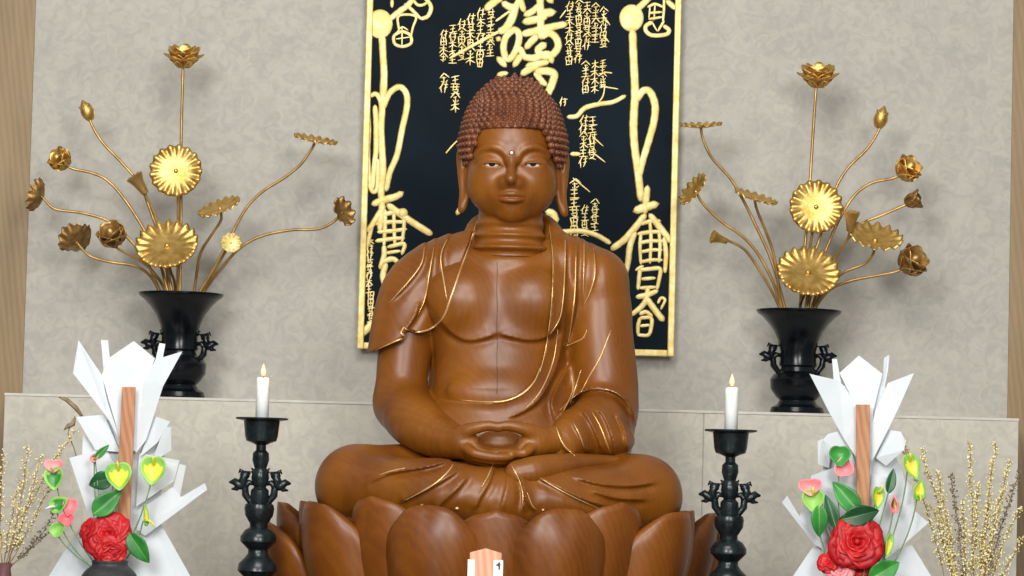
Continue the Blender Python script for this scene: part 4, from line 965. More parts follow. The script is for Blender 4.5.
F('leaf', 315, 142, [(311, 150), (300, 165), (284, 178), (262, 192), (245, 210), (228, 242), (212, 272), (200, 292)], 'golden leaf seen edge-on at the highest point right of the left vase', g1, V1, .03, (.18, -.22, 1), 22, v=1, cup=.18, pleat=.07, lobes=16)
F('leaf', 231, 243, [(224, 254), (214, 272), (203, 292)], 'small pale yellow round leaf low at the right of the left vase', g1, V1, .07, (.2, -1, .15), 10, mat='gold_board', v=1, cup=.2, pleat=.09, lobes=10)
F('leaf', 342, 213, [(333, 222), (318, 229), (292, 230), (262, 236), (240, 248), (220, 270), (204, 292)], 'dull bronze crinkled leaf at the far right of the left vase', g1, V1, .02, (.55, -.6, .35), 16, mat='bronze', v=1, cup=.3, pleat=.13, lobes=9, squash=.8)
# right vase
F('bloom', 818, 75, [(816, 90), (812, 150), (808, 210), (800, 308)], 'golden open lotus flower on the tallest upright stem of the right vase', g2, V2, .01, (-.02, -.35, 1), 20, v=2)
F('bud', 881, 118, [(878, 132), (866, 150), (848, 168), (835, 190), (824, 225), (812, 265), (806, 308)], 'golden closed lotus bud, highest on the right side of the right vase', g2, V2, .0, (.25, -.2, 1), 10.5, v=2)
F('half', 907, 170, [(894, 178), (872, 183), (855, 195), (840, 218), (828, 245), (815, 280), (808, 308)], 'golden half-open lotus right of the right vase, under the closed bud', g2, V2, .02, (.5, -.6, .6), 13.5, v=2)
F('cup', 914, 200, [(903, 206), (880, 216), (862, 224), (845, 243), (830, 270), (815, 308)], 'brown gilt cup-shaped flower facing right at the right vase', g2, V2, .02, (.9, -.25, .25), 12, mat='bronze', v=2)
F('pod', 851, 222, [(849, 235), (842, 248), (832, 262), (820, 285), (812, 308)], 'small upright gilt seed pod beside the gold leaves of the right vase', g2, V2, .08, (.05, -.25, 1), 10.5, mat='stem', v=2)
F('leaf', 875, 241, [(873, 254), (864, 264), (845, 272), (830, 285), (815, 308)], 'wide shallow golden leaf opening upward right of the right vase', g2, V2, .06, (.10, -.55, .85), 27, v=2, cup=.26, pleat=.09, lobes=15)
F('half', 911, 262, [(898, 271), (875, 276), (850, 281), (830, 290), (815, 308)], 'coppery half-open lotus lowest at the right of the right vase', g2, V2, .04, (.55, -.6, .45), 15.5, mat='stem', v=2)
F('leaf', 816, 207, [(812, 235), (806, 270), (800, 308)], 'round golden pleated leaf facing the room, upper one in the right vase', g2, V2, .06, (.02, -1, .06), 26.5, v=2, cup=.10, pleat=.07, lobes=17)
F('leaf', 808, 273, [(806, 290), (802, 300), (800, 308)], 'round golden pleated leaf tilted upward just above the right vase mouth', g2, V2, .10, (.04, -.80, .58), 31, v=2, cup=.14, pleat=.08, lobes=19)
F('leaf', 701, 128, [(703, 139), (712, 158), (730, 178), (742, 198), (757, 228), (772, 262), (785, 308)], 'golden leaf seen edge-on beside the board, left of the right vase', g2, V2, .03, (-.06, -.18, 1), 21, v=2, cup=.22, pleat=.07, lobes=16)
F('leaf', 696, 192, [(704, 205), (722, 222), (742, 236), (758, 254), (772, 280), (782, 308)], 'tilted golden cup-like leaf at the far left of the right vase', g2, V2, .03, (-.72, -.35, .52), 19, v=2, cup=.30, pleat=.08, lobes=14)
F('leaf', 755, 200, [(757, 210), (766, 232), (774, 256), (782, 308)], 'golden leaf seen edge-on at mid height left of the right vase', g2, V2, .05, (.28, -.28, 1), 22, v=2, cup=.20, pleat=.07, lobes=16)
F('pod', 720, 239, [(729, 241), (745, 250), (758, 268), (770, 288), (780, 308)], 'small golden pod facing the board, lowest left of the right vase', g2, V2, .04, (-.92, -.25, .25), 8.5, v=2)
# ------------------------------------------------------------------ candlesticks and candles
def candlestick(pxc, py_top, Y, label, label_c, py_c0, py_c1):
    p = pw(Y); c = at(pxc, py_top, Y); zt = c.z; lean = 0
    root = empty('candlestick', (c.x, Y, TABLE_Z)); tag(root, label, 'candlestick', 'dark metal candlesticks beside the pedestal')
    # radii and drops below the dish rim in picture pixels
    pr = [(0, -.5), (25, -.5), (26.5, 0), (26, 1.5), (18, 3), (17.5, 8), (16.5, 18), (15, 23), (9, 25), (5, 27), (5, 32), (8, 35), (8.5, 42), (7, 47), (6, 50), (8, 53), (9, 60), (7.5, 66), (6, 69), (9, 72), (9.5, 80), (9, 84), (14, 86), (15, 90), (14, 97), (11, 102), (9, 105), (9, 109), (14, 112), (18, 118), (18, 123), (13, 128), (10, 131), (10, 135), (13, 139), (19, 145), (20, 152), (14, 158), (11, 162), (11, 168), (16, 174), (21, 182), (20, 190), (13, 196), (12, 204)]
    H = (zt - TABLE_Z) / p
    pr += [(12, H - 26), (20, H - 20), (32, H - 12), (36, H - 6), (36, H - 0.3), (0, H - 0.3)]
    b = MB(); b.lathe([(r * p, zt - d * p) for r, d in pr][::-1], (c.x, Y, 0), 36); b.build('stand', M['iron'], root, autosm=.7)
    for s in (-1, 1):
        b = MB(); ornament(b, (c.x + s * 8.0 * p, Y, zt - 68 * p), s, 31 * p); b.build('handle', M['iron'], root)
    r = 6.6 * p
    cr = empty('candle', (c.x, Y, zt)); tag(cr, label_c, 'candle', 'lit white candles')
    h = (py_c1 - py_c0) * p; b = MB()
    b.lathe([(0, 0.0008), (r * .95, 0.0008), (r, .001), (r * 1.0, h - .002), (r * .85, h), (r * .5, h - .001), (0, h - .0015)], (c.x, Y, zt), 24); b.build('wax', M['wax'], cr)
    b = MB(); wp = Vector((c.x, Y, zt + h)); b.tube([wp - Vector((0, 0, .002)), wp + Vector((0.0002, 0, .006)), wp + Vector((.001, 0, .010))], [.0009, .0008, .0006], 6); b.build('wick', M['wick'], cr)
    b = MB(); b.lathe([(.0003, .003), (.0034, .006), (.0046, .010), (.0042, .015), (.0025, .021), (.0010, .025), (.0002, .028)], wp, 16); b.build('flame', M['flame'], cr)
    l = bpy.data.lights.new('flame_light', 'POINT'); l.energy = 0.10; l.color = (1, .62, .3); l.shadow_soft_size = .006
    o = bpy.data.objects.new('flame_light', l); COL.objects.link(o); o.location = wp + Vector((0, -.012, .02))
YC = YB - 0.25
candlestick(262, 418, YC, 'dark metal candlestick with bird-shaped handles left of the lotus pedestal', 'lit white candle on the candlestick left of the statue', 374, 414)
candlestick(731, 430, YC, 'dark metal candlestick with bird-shaped handles right of the lotus pedestal', 'lit white candle on the candlestick right of the statue', 384, 426)
# ------------------------------------------------------------------ paper fans, tablets, flowers
YF = -1.12; pf = pw(YF)
def sheet(mb, poly, dy=None, Y=YF):
    """folded paper facet; each corner (px,py[,dy])"""
    P = [at(p[0], p[1], Y - (p[2] if len(p) > 2 else 0)) for p in poly]
    mb.prism(P, (0, 0.0011, 0))
def paper(label, sheets, cx_):
    c = at(cx_, 600, YF); root = empty('folded_paper', (c.x, YF, TABLE_Z)); tag(root, label, 'paper decoration', 'white folded papers behind the flowers')
    for s in sheets:
        mb = MB(); sheet(mb, s); o = mb.build('paper_sheet', M['paper'], root, smooth=False)
    mb = MB(); mb.tube([(c.x, YF + .012, TABLE_Z), (c.x, YF + .012, at(cx_, 470, YF).z)], .004, 8); mb.build('support_stick', M['board'], root)
    return root
k = 1000.
paper('white folded paper fan behind the flowers at the left, in front of the vase', [
 [(78.5, 340, .020), (101.7, 375, -.004), (107, 400, -.003), (122, 445, .001), (107.8, 418, .008), (72.9, 373, .026)],
 [(101.7, 375, -.004), (109, 358, -.006), (133.8, 341, -.012), (155, 358.5, -.006), (148, 375, -.003), (141, 400, -.002), (137, 452, -.002), (122, 446, -.002)],
 [(101, 340, -.012), (108, 340, -.012), (114, 400, -.014), (106, 400, -.014)],
 [(95, 420, -.024), (150, 420, -.024), (170, 470, -.024), (150, 520, -.024), (100, 520, -.024), (84, 470, -.024)],
 [(98, 385, -.012), (150, 385, -.012), (138, 445, -.012), (118, 445, -.012)],
 [(159.5, 343, -.014), (165.3, 344, -.014), (157, 390, -.012), (148, 390, -.012)],
 [(155.5, 359.5, -.003), (182.3, 351.4, .020), (163, 386.4, .014), (146, 440, .004), (136, 453, .000), (138, 410, -.001), (143, 382, -.002)],
 [(76, 417, .012), (104.4, 414.6, -.006), (120, 452, -.012), (95.4, 450, .000)],
 [(83, 434, -.008), (96, 450, -.014), (97, 462, -.014), (82, 456, -.010)],
 [(154, 416, -.008), (170, 421.4, .012), (157, 443, .004), (140, 457, -.008)],
 [(165, 427, .010), (171, 427, .016), (171.5, 450, .010), (161, 457, -.004), (154, 455, -.004)],
 [(69.3, 458, .018), (106, 447.7, -.012), (122, 480, -.016), (100, 520, -.010), (89, 517, .000)],
 [(139, 452.8, -.016), (179.5, 460.4, .016), (174, 481, .008), (136, 507, -.010)],
 [(179.5, 464, .014), (186, 465.5, .020), (180, 496, .010), (172, 491, .002)],
 [(204.8, 483, .030), (207.3, 489.5, .030), (145, 536, -.002), (137, 530, -.006), (138, 512, -.010), (172, 487, .006), (181, 497, .012)],
 [(80, 526, -.012), (110, 505, -.022), (150, 512, -.020), (161, 524, -.014), (206, 604, -.004), (212, 652, -.004), (120, 652, -.014), (22, 648, -.004), (34, 600, -.004)]], 118)
paper('white folded paper fan behind the flowers at the right, in front of the ledge', [
 [(859, 355.6, -.012), (839.4, 373, -.006), (849, 392, -.004), (857, 423, -.002), (858, 460, -.002), (871, 460, -.002), (873, 412, -.002), (882.5, 374, -.006)],
 [(832, 359, -.014), (837, 359, -.014), (846, 410, -.014), (836, 410, -.014)],
 [(838, 425, -.024), (886, 430, -.024), (905, 480, -.024), (882, 540, -.024), (830, 540, -.024), (818, 480, -.024)],
 [(832, 385, -.012), (893, 388, -.012), (876, 450, -.012), (850, 450, -.012)],
 [(883, 373, -.010), (884, 358, -.012), (889, 354.6, -.016), (890.5, 356, -.020), (888, 370, -.014), (880, 410, -.014), (872, 410, -.014)],
 [(809.6, 373.8, .022), (839.4, 380.6, -.002), (849, 393, -.002), (858, 423, -.001), (858.5, 461, .000), (844.6, 440, .008), (828, 410, .014)],
 [(914, 373, .022), (888, 383, -.002), (876, 409, -.002), (870.6, 427.5, -.001), (871.5, 462, .000), (882, 442, .006), (899, 407, .014)],
 [(828, 434, .006), (840.4, 430.6, -.004), (852, 452, -.010), (856, 466, -.010), (830, 458, .000), (822.7, 440, .012)],
 [(817.5, 441, .014), (822.5, 439, .010), (830, 456, -.002), (829, 468, -.004), (818, 464, .012)],
 [(888, 429.6, -.006), (901, 431.7, .008), (906, 442, .014), (904, 450, .012), (886, 466, -.008), (876, 458, -.008)],
 [(811.6, 475.5, .018), (855, 460, -.012), (860, 522.7, -.012), (823, 551, .000), (799, 518, .018)],
 [(787, 495.5, .030), (782, 502.6, .032), (814, 544, .006), (829, 553, .000), (832, 538, -.004), (800, 517, .014)],
 [(872, 474, -.012), (911, 482, .016), (915, 511, .016), (928.6, 522.7, .022), (886, 560, -.008), (866, 530, -.012)],
 [(812, 548, -.014), (852, 532, -.020), (890, 552, -.020), (912, 545, -.012), (958, 620, -.004), (962, 668, -.004), (866, 666, -.014), (760, 664, -.004), (770, 610, -.004)]], 862)
def tablet(label, poly):
    P = [at(x, y, YF - .022) for x, y in poly]; c = sum(P, Vector()) / 4
    zb = min(p.z for p in P); root = empty('wooden_tablet', (c.x, YF - .022, zb)); tag(root, label, 'tablet', 'plain wooden tablets in front of the folded papers')
    mb = MB(); mb.prism(P, (0, .006, 0)); o = mb.build('board', M['board'], root, smooth=False); bv = o.modifiers.new('bevel', 'BEVEL'); bv.width = .0007
    return root
tablet('narrow brown wooden tablet upright before the left folded paper', [(122, 387), (135.6, 387), (129.5, 530), (115, 530)])
tablet('narrow brown wooden tablet upright before the right folded paper', [(856, 404.6), (870, 404.6), (869.5, 515), (857, 515)])

def pot(pxc, pyt, label, R, mat):
    c = at(pxc, pyt, YF - .055); p = pf; H = c.z - TABLE_Z
    root = empty('round_vase', (c.x, YF - .055, TABLE_Z)); tag(root, label, 'vase')
    b = MB(); pr = [(0, .0004), (R * .62, .0004), (R * .66, .006), (R * .95, H * .30), (R, H * .5), (R * .93, H * .70), (R * .70, H * .87), (R * .50, H * .95), (R * .50, H), (R * .42, H), (R * .40, H * .94), (0, H * .9)]
    sp = spline(pr, 4); b.lathe([(max(0, r), z + TABLE_Z) for r, z in sp], (c.x, YF - .055, 0), 40); b.build('body', M[mat], root, autosm=.9)
    return Vector((c.x, YF - .055, c.z))
VL = pot(110, 561, 'round charcoal vase under the red flower at the bottom left', 36 * pf, 'gray_vase')
VR = pot(857, 592, 'round charcoal vase under the large red flower at the right', 36 * pf, 'gray_vase')

def spathe(c, n, up, L, W, mats, root, cup=.25, name='spathe'):
    """heart-shaped glossy anthurium bract; material 0 round the rim, 1 in the middle"""
    x, y, z = frame_of(n, up); b = MB(); nr, na = 8, 32; V = [Vector(c)]
    def P(r, a):
        t = a; hx = .45 * math.sin(t) ** 3 + .52 * math.sin(t); hy = .42 * (13 * math.cos(t) - 5 * math.cos(2 * t) - 2 * math.cos(3 * t) - math.cos(4 * t)) / 15.0 + .58 * math.cos(t)
        return Vector(c) + x * (hx * r * W * .5) + y * ((hy * r + .05) * L * .5) + z * (cup * W * (r * r) * (.6 + .4 * abs(hx)))
    for i in range(1, nr + 1):
        for k in range(na): V.append(P(i / nr, 2 * PI * k / na))
    Fc = [(0, 1 + (k + 1) % na, 1 + k) for k in range(na)]; mi = [1] * na
    for i in range(nr - 1):
        o = 1 + i * na
        for k in range(na):
            Fc.append((o + k, o + (k + 1) % na, o + na + (k + 1) % na, o + na + k)); a = 2 * PI * (k + .5) / na
            mi.append(0 if (i >= 5 or (i >= 3 and math.cos(a) > .25)) else 1)
    b.add(V, Fc); b.m = mi
    o = b.build(name, [M[m] for m in mats], root, solid=.0012); return x, y, z
def stem_to(c, base, root, bend=(0, 0, 0), r=.0014, mat='stemgreen'):
    c = Vector(c); base = Vector(base); mid = (c + base) / 2 + Vector(bend)
    q1 = c.lerp(mid, .5); P = [tuple(c), tuple(c.lerp(mid, .5) + Vector(bend) * .25), tuple(mid), tuple(mid.lerp(base, .5) + Vector(bend) * .25), tuple(base)]
    b = MB(); b.tube(spline(P, 5), r, 6); b.build('stem', M[mat], root)
def anthurium(px, py, L, W, n, up, mats, label, V0, dd=.05, bend=(0, 0, 0), spad='yellow', grp=None, second=None, cup=.25):
    c = at(px, py, YF - dd); base = V0 + Vector((random.uniform(-.008, .008), random.uniform(-.006, .006), -.035))
    root = empty('anthurium', base); tag(root, label, 'flower', grp)
    x, y, z = spathe(c, n, up, L * pf, W * pf, mats, root, cup)
    s = c + y * L * pf * .18
    if spad:
        b = MB(); b.tube([s + z * .001, s + z * .010 + y * .001, s + z * .018 + y * .006, s + z * .022 + y * .014], [.0028, .0026, .0022, .0012], 8); b.build('spadix', M[spad], root)
    if second:
        sx, sy, sL, sW, sn, sup, sm = second; c2 = at(sx, sy, YF - dd + .004); spathe(c2, sn, sup, sL * pf, sW * pf, sm, root, .3, 'pink_bract')
    stem_to(s - z * .003, base, root, bend)
def leaf(px, py, L, W, ang, mat, label, V0, dd=.05, tilt=.3, bend=(0, 0, 0), grp=None):
    """pointed glossy leaf; ang = direction of its tip in the picture, degrees from up, clockwise"""
    c = at(px, py, YF - dd); a = math.radians(ang); d = Vector((math.sin(a), 0, math.cos(a))); s = Vector((math.cos(a), 0, -math.sin(a)))
    Lm, Wm = L * pf, W * pf; base = V0 + Vector((random.uniform(-.008, .008), random.uniform(-.006, .006), -.035))
    root = empty('leaf_sprig', base); tag(root, label, 'leaf', grp); b = MB()
    def f(u, v):
        q = u * 2 - 1; w = Wm * .5 * math.sin(PI * min(1, v ** .85)) ** .8 * (1 - .15 * v)
        return c + d * ((v - .5) * Lm) + s * (q * w) + Vector((0, -1, 0)) * (tilt * Lm * (.5 - (v - .5) ** 2 * 2) * .35 + abs(q) * w * .35 - (v - .5) * tilt * Lm * .5)
    b.grid(f, 8, 14); b.build('blade', M[mat], root, solid=.001)
    b = MB(); b.tube([f(.5, t / 10) + Vector((0, -.0008, 0)) for t in range(11)], [.0009 * (1.1 - t / 10) for t in range(11)], 5); b.build('midrib', M['lgreen' if mat == 'green' else 'stemgreen'], root)
    stem_to(c - d * Lm * .49, base, root, bend, .0012)
def rose(px, py, R, label, V0, mat='red', dd=.07, n=(0, -.95, .3), seed=1, layers=5):
    c = at(px, py, YF - dd); rr = random.Random(seed); base = V0 + Vector((0, 0, -.03)); root = empty('red_flower' if mat == 'red' else 'pink_flower', base); tag(root, label, 'flower')
    Rm = R * pf; nv = Vector(n).normalized(); x, y, z = frame_of(nv)
    for li in range(layers):
        q = 1 - li / layers; b = MB(); num = [7, 7, 6, 5, 4][li % 5]; opn = .22 + 1.22 * q; RR = Rm * (.34 + .80 * q)
        for k_ in range(num):
            a = 2 * PI * (k_ + .5 * (li % 2)) / num + rr.uniform(-.12, .12); d = x * math.cos(a) + y * math.sin(a); s = z.cross(d); ph = rr.uniform(0, 6); wd = RR * .60; opn_k = opn * rr.uniform(.85, 1.12); cl = rr.uniform(.9, 1.08)
            def f(u, v):
                t = u * 2 - 1; w = wd * math.sin(PI * min(.93, v * .62 + .12)) ** .7; th = opn_k * (.45 + .62 * v)
                ruf = .07 * RR * math.sin(t * 4.5 + ph) * v ** 3
                return c - z * Rm * .25 + d * (cl * RR * math.sin(th) * v + .04 * Rm - t * t * w * .30) + s * (t * w) + z * (RR * math.cos(th) * v * .8 + ruf + t * t * w * .14)
            b.grid(f, 8, 7)
        b.build('petals', M[mat], root, solid=.0008)
    b = MB(); b.ball(c + z * Rm * .05, Rm * .12, 10, 8); b.build('flower_heart', M[mat], root)
    stem_to(c - z * Rm * .3, base, root)
gl = None
FN = (0, -1, .15)
# left bouquet
anthurium(119, 476, 31, 27, (.05, -1, .2), (-.1, 0, 1), ('lgreen', 'yellow'), 'yellow anthurium with green rim in front of the wooden tablet, left bouquet', VL, .055)
anthurium(154, 470, 32, 27, (-.1, -1, .1), (.05, 0, 1), ('lgreen', 'yellow'), 'light green anthurium with yellow middle on the right side of the left bouquet', VL, .05, (.012, 0, 0))
anthurium(54.5, 478, 26, 20, (-.1, -1, .1), (-.1, 0, 1), ('lgreen', 'green'), 'green anthurium with pink lobes above, highest of the three at far left', VL, .05, (-.02, 0, 0), spad='pink', second=(54, 467, 15, 20, (0, -1, .4), (0, 0, 1), ('pink', 'pink')))
anthurium(59, 505, 22, 17, (-.2, -1, .2), (-.8, 0, -.5), ('lgreen', 'green'), 'green and pink anthurium in the middle of the three at far left', VL, .055, (-.02, 0, 0), spad='wax', second=(70, 507, 20, 15, (.1, -1, .2), (.2, 0, 1), ('pink', 'pink')))
anthurium(58, 530, 19, 15, (-.2, -1, .2), (-.7, 0, -.6), ('lgreen', 'lgreen'), 'green and pink anthurium lowest of the three at far left', VL, .06, (-.015, 0, 0), spad=None, second=(66.5, 520, 15, 16, (.1, -1, .3), (-.3, 0, 1), ('pink', 'pink')))
anthurium(144.5, 516, 25, 9, (.9, -.5, .1), (-.05, 0, -1), ('lgreen', 'yellow'), 'narrow yellow anthurium seen from the side against the left white paper', VL, .05, (.01, 0, 0), spad='yellow')
anthurium(95, 458, 12, 8, (-.3, -1, .2), (-.7, 0, -.8), ('pink', 'bronze'), 'tiny brownish pink bud below the small upper leaf of the left bouquet', VL, .045, (-.01, 0, 0), spad=None)
leaf(102, 452, 20, 8, 42, 'green', 'small green leaf highest in the left bouquet', VL, .045)
leaf(101, 481, 26, 20, -110, 'dgreen', 'dark green leaf left of the yellow anthurium, left bouquet', VL, .045)
leaf(107, 503, 36, 23, 48, 'green', 'broad green leaf above the red flower, left bouquet', VL, .06)
leaf(139, 548, 36, 20, 145, 'green', 'green leaf hanging at lower right beside the charcoal vase, left bouquet', VL, .065)
rose(107, 535, 21, 'large red ruffled flower above the charcoal vase at the left', VL, seed=3)
rose(87, 529, 11, 'small red flower left of the large one, left bouquet', VL, dd=.06, n=(-.7, -.6, .3), seed=5, layers=3)
rose(121, 523, 9, 'small red bloom at upper right of the large red flower, left bouquet', VL, dd=.055, n=(.3, -.7, .7), seed=6, layers=3)
rose(110, 551, 14, 'red flower directly on the charcoal vase mouth at the left', VL, dd=.078, n=(.1, -.8, -.1), seed=8, layers=4)
# right bouquet
anthurium(840, 456, 23, 22, (-.1, -1, .2), (0, 0, 1), ('green', 'green'), 'green anthurium with pink fringe below, left of the right tablet', VR, .05, (-.012, 0, 0), spad=None, second=(843, 468, 22, 21, (.1, -1, .1), (.1, 0, -1), ('pink', 'pink')))
anthurium(813, 500, 25, 23, (-.1, -1, .1), (0, 0, 1), ('lgreen', 'lgreen'), 'pale green anthurium with pink top at the left edge of the right bouquet', VR, .055, (-.02, 0, 0), spad='yellow', second=(810, 488, 19, 24, (-.1, -1, .3), (-.1, 0, 1), ('pink', 'pink')))
anthurium(877, 497, 25, 14, (.4, -1, .1), (.1, 0, 1), ('lgreen', 'yellow'), 'yellow anthurium just right of the right wooden tablet', VR, .055)
anthurium(911, 466, 30, 17, (.2, -1, .1), (-.4, 0, 1), ('lgreen', 'yellow'), 'yellow green anthurium, upper of two at the right edge of the right bouquet', VR, .05, (.02, 0, 0))
anthurium(919, 491, 24, 13, (.2, -1, .1), (-.2, 0, -1), ('lgreen', 'yellow'), 'yellow green anthurium, lower of two at the right edge of the right bouquet', VR, .05, (.02, 0, 0))
anthurium(888, 545, 29, 10, (.6, -.8, .1), (.4, 0, 1), ('lgreen', 'yellow'), 'narrow yellow green bud right of the large red flower', VR, .06, (.006, 0, 0), spad=None)
anthurium(894, 505, 20, 9, (.1, -1, .1), (0, 0, -1), ('pink', 'bronze'), 'brownish pink bud hanging in front of the right white paper', VR, .05, (.012, 0, 0), spad=None)
leaf(891, 481, 26, 11, 12, 'dgreen', 'narrow dark leaf above the brownish bud, right bouquet', VR, .05)
leaf(846, 497, 40, 22, -42, 'green', 'broad green leaf left of the right tablet', VR, .055)
leaf(819, 521, 32, 18, 178, 'green', 'green leaf hanging below the pale anthurium, right bouquet', VR, .06)
leaf(831, 512, 36, 14, -18, 'dgreen', 'dark green upright leaf beside the pale anthurium, right bouquet', VR, .052)
leaf(861, 515, 38, 22, 75, 'dgreen', 'dark green leaf lying across the foot of the right tablet', VR, .056)
leaf(846, 519, 20, 11, -110, 'dgreen', 'small dark leaf just above the large red flower, right bouquet', VR, .054)
leaf(884, 571, 36, 24, 60, 'green', 'green leaf at the lower right of the large red flower', VR, .07)
rose(857, 542, 25, 'large red ruffled flower in the middle of the right bouquet', VR, seed=11)
rose(828, 563, 10, 'dark red bud at lower left of the right bouquet', VR, dd=.06, n=(-.4, -.8, .3), seed=12, layers=3)
rose(840, 570, 12, 'pink flower below the large red flower, right bouquet', VR, mat='pink', dd=.066, n=(-.2, -.9, .2), seed=13, layers=3)
rose(861, 566, 15, 'red flower half hidden under the large red one, right bouquet', VR, dd=.055, n=(.1, -.9, -.1), seed=14, layers=4)

# curled dark branch behind the left bouquet
c0 = VL + Vector((-.01, .01, -.03)); root = empty('curled_branch', c0); tag(root, 'dark curled branch rising behind the left flowers against the ledge', 'branch')
b = MB(); P = [(83, 420), (76, 408), (66, 400), (59, 397)]
b.tube([at(x, y, YF + .015) for x, y in [(95, 545), (88, 500), (80, 470), (74, 448), (68, 434), (70, 425), (75, 416)]], [.0018, .0016, .0014, .0012, .0012, .0016, .0008], 6); b.build('stem', M['twig'], root)
def strip(mb, pts, wds, Y):
    mb.tube([at(x, y, Y) for x, y in pts], [w * pf for w in wds], 8)
b = MB(); strip(b, [(59, 397), (67, 400), (76, 408), (84, 419)], [.8, 2.2, 2.4, 1.0], YF + .02); strip(b, [(64, 430), (68, 426), (73, 424), (76, 417)], [.5, 2.4, 2.6, .5], YF + .012); b.build('dried_leaf', M['twig'], root)

# glittering twigs
def twig(tip, base, Y, label, grp, dark=False, seed=0, dens=1.0, bend=0.0, t0=.30):
    rr = random.Random(seed); T_ = at(tip[0], tip[1], Y); B0 = at(base[0], base[1], Y)
    B1 = Vector((B0.x, Y, max(B0.z, TABLE_Z)))
    root = empty('glitter_twig', B1); tag(root, label, 'twig', grp)
    P = []; side = (T_ - B1).cross(Vector((0, 1, 0))).normalized(); L = (T_ - B1).length
    for i in range(15):
        t = i / 14; P.append(B1.lerp(T_, t) + side * (bend * L * math.sin(PI * t) + rr.uniform(-.0018, .0018)) + Vector((0, rr.uniform(-.002, .002), 0)))
    b = MB(); b.tube(P, [.0012 * (1 - .6 * i / 14) for i in range(15)], 5)
    g = MB(); nb = int(L / .0026 * dens)
    for i in range(nb):
        t = t0 + (1 - t0) * (i + rr.random()) / nb; f = t * 14; j = min(13, int(f)); p = P[j].lerp(P[j + 1], f - j)
        o = Vector((rr.uniform(-1, 1), rr.uniform(-1, 1), rr.uniform(-.2, 1))).normalized() * rr.uniform(.003, .012) * (1.15 - t * .4)
        b.tube([p, p + o], [.0005, .0004], 4); g.ball(p + o, rr.uniform(.0014, .0027) * (1.0 if not dark else .8), 5, 4)
    b.build('stem', M['twig' if dark else 'stem'], root); g.build('beads', M['twig' if dark else 'glitter'], root)
c = at(4, 563, YF); root = empty('pink_twig_vase', (c.x, YF, TABLE_Z)); tag(root, 'mauve vase holding glitter twigs at the bottom left corner', 'vase')
H = c.z - TABLE_Z; b = MB(); b.lathe([(0, .0004), (.028, .0004), (.030, .006), (.026, H * .3), (.018, H * .7), (.013, H * .93), (.0155, H), (.012, H), (.009, H * .9), (0, H * .85)], (c.x, YF, TABLE_Z), 28)
M['mauve'] = mat_noise('mauve_glaze', (.16, .07, .07), (.26, .12, .12), rough=.45, scale=(30, 30, 30)); b.build('body', M['mauve'], root, autosm=.8)
gL = 'glitter twigs in the bottom left corner'; gR = 'glitter twigs at the bottom right'
LT = [((28, 446), (5, 568), 0, 'gold glitter twig rising steepest in the left corner vase', 0.03), ((75, 431), (7, 568), 0, 'gold glitter twig reaching furthest right from the left corner vase', .05),
      ((41, 455), (6, 568), 0, 'gold glitter twig in the middle of the left corner spray', .02), ((4, 452), (2, 568), 0, 'gold glitter twig rising along the left picture edge', .02), ((60, 462), (7, 568), 0, 'gold glitter twig leaning behind the pink green anthuriums', .02),
      ((20, 480), (4, 568), 0, 'short gold glitter twig low in the left corner spray', .02), ((62, 500), (8, 568), 1, 'brown bare twig leaning toward the middle pink anthurium', .06), ((68, 522), (9, 569), 1, 'brown bare twig lowest in the left corner spray', .04)]
for i, (t, b_, dk, lb, bd) in enumerate(LT): twig(t, b_, YF + .004 * (i % 3), lb, gL, bool(dk), i, 1.1, bd * (1 if i % 2 else -1), .15)
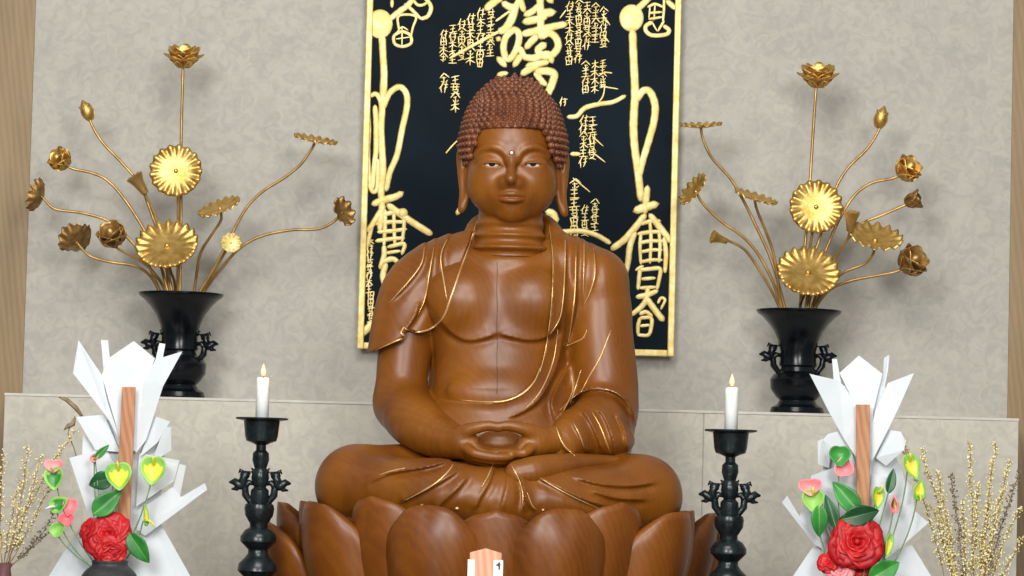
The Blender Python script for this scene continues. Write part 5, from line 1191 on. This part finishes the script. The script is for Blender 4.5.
RT_ = [((902, 441), 'leftmost tall gold glitter twig leaning over the yellow flowers at the right', -.04), ((921, 449), 'gold glitter twig second from the left in the right spray', -.04), ((936, 470), 'gold glitter twig above the right paper corner', -.03),
       ((950, 474), 'brownish glitter twig arching in the middle of the right spray', -.03), ((969, 443), 'tallest gold glitter twig in the right spray', -.02), ((978, 482), 'gold glitter twig just right of the tallest one', .0), ((996, 443), 'tall gold glitter twig nearest the right pillar', .01),
       ((990, 500), 'short gold glitter twig in the centre of the right spray', .0), ((1004, 490), 'gold glitter twig behind the tall right one', .02), ((1021, 470), 'gold glitter twig leaning over the right picture edge', .04), ((1020, 508), 'lower gold glitter twig bending to the right edge', .05),
       ((1026, 535), 'lowest gold glitter twig bending to the right edge', .06), ((932, 505), 'gold glitter twig leaning across the right paper', -.04), ((943, 540), 'short gold glitter twig low beside the right paper', -.03), ((962, 500), 'thin gold glitter twig in the lower middle of the right spray', -.01), ((1010, 460), 'slender glitter twig in front of the right pillar edge', .03)]
for i, (t, lb, bd) in enumerate(RT_): twig(t, (966 + (t[0] - 960) * .22, 645), YF + .02 + .005 * (i % 4), lb, gR, i in (3, 9), 40 + i, 1.25, bd, .38)
c = at(968, 620, YF + .025); root = empty('brown_twig_vase', (c.x, YF + .025, TABLE_Z)); tag(root, 'mauve vase holding the glitter twigs at the bottom right', 'vase')
H = c.z - TABLE_Z; b = MB(); b.lathe([(0, .0004), (.028, .0004), (.034, .006), (.034, H * .5), (.03, H), (.025, H), (.02, H * .6), (0, H * .5)], (c.x, YF + .025, TABLE_Z), 28); b.build('body', M['mauve'], root, autosm=.8)

# pointed wooden tablet with white paper sides at the front of the altar
YO = -1.72; po = pw(YO)
c = at(486, 553, YO); root = empty('pointed_tablet', (c.x, YO, TABLE_Z)); tag(root, 'small pinkish wooden tablet with pointed top and white paper sides below the statue', 'tablet')
xa, xb = at(469.8, 553.4, YO).x, at(501.7, 553.4, YO).x; zs = c.z; zp = at(487.4, 548.5, YO).z
b = MB(); b.prism([(xa, YO, TABLE_Z + .0005), (xb, YO, TABLE_Z + .0005), (xb, YO, zs), ((xa + xb) / 2, YO, zp), (xa, YO, zs)], (0, .018, 0)); o = b.build('wooden_body', M['pinkwood'], root, smooth=False); bv = o.modifiers.new('bevel', 'BEVEL'); bv.width = .0008
zc = at(486, 560, YO).z
for x0, x1 in ((467.8, 475), (493.5, 503.2)):
    xx0, xx1 = at(x0, 560, YO).x, at(x1, 560, YO).x
    b = MB(); b.box((xx0, YO - .002, TABLE_Z + .0005), (xx1, YO + .019, zc)); w_ = b.build('paper_side', M['white'], root, smooth=False)
b = MB(); b.prism([at(x, y, YO - .0024) for x, y in ((495.5, 565.5), (499.5, 561.8), (500.5, 564), (499.8, 570), (498.6, 570), (498.2, 566))], (0, .0006, 0)); b.build('ink_mark', M['ink'], w_, smooth=False)
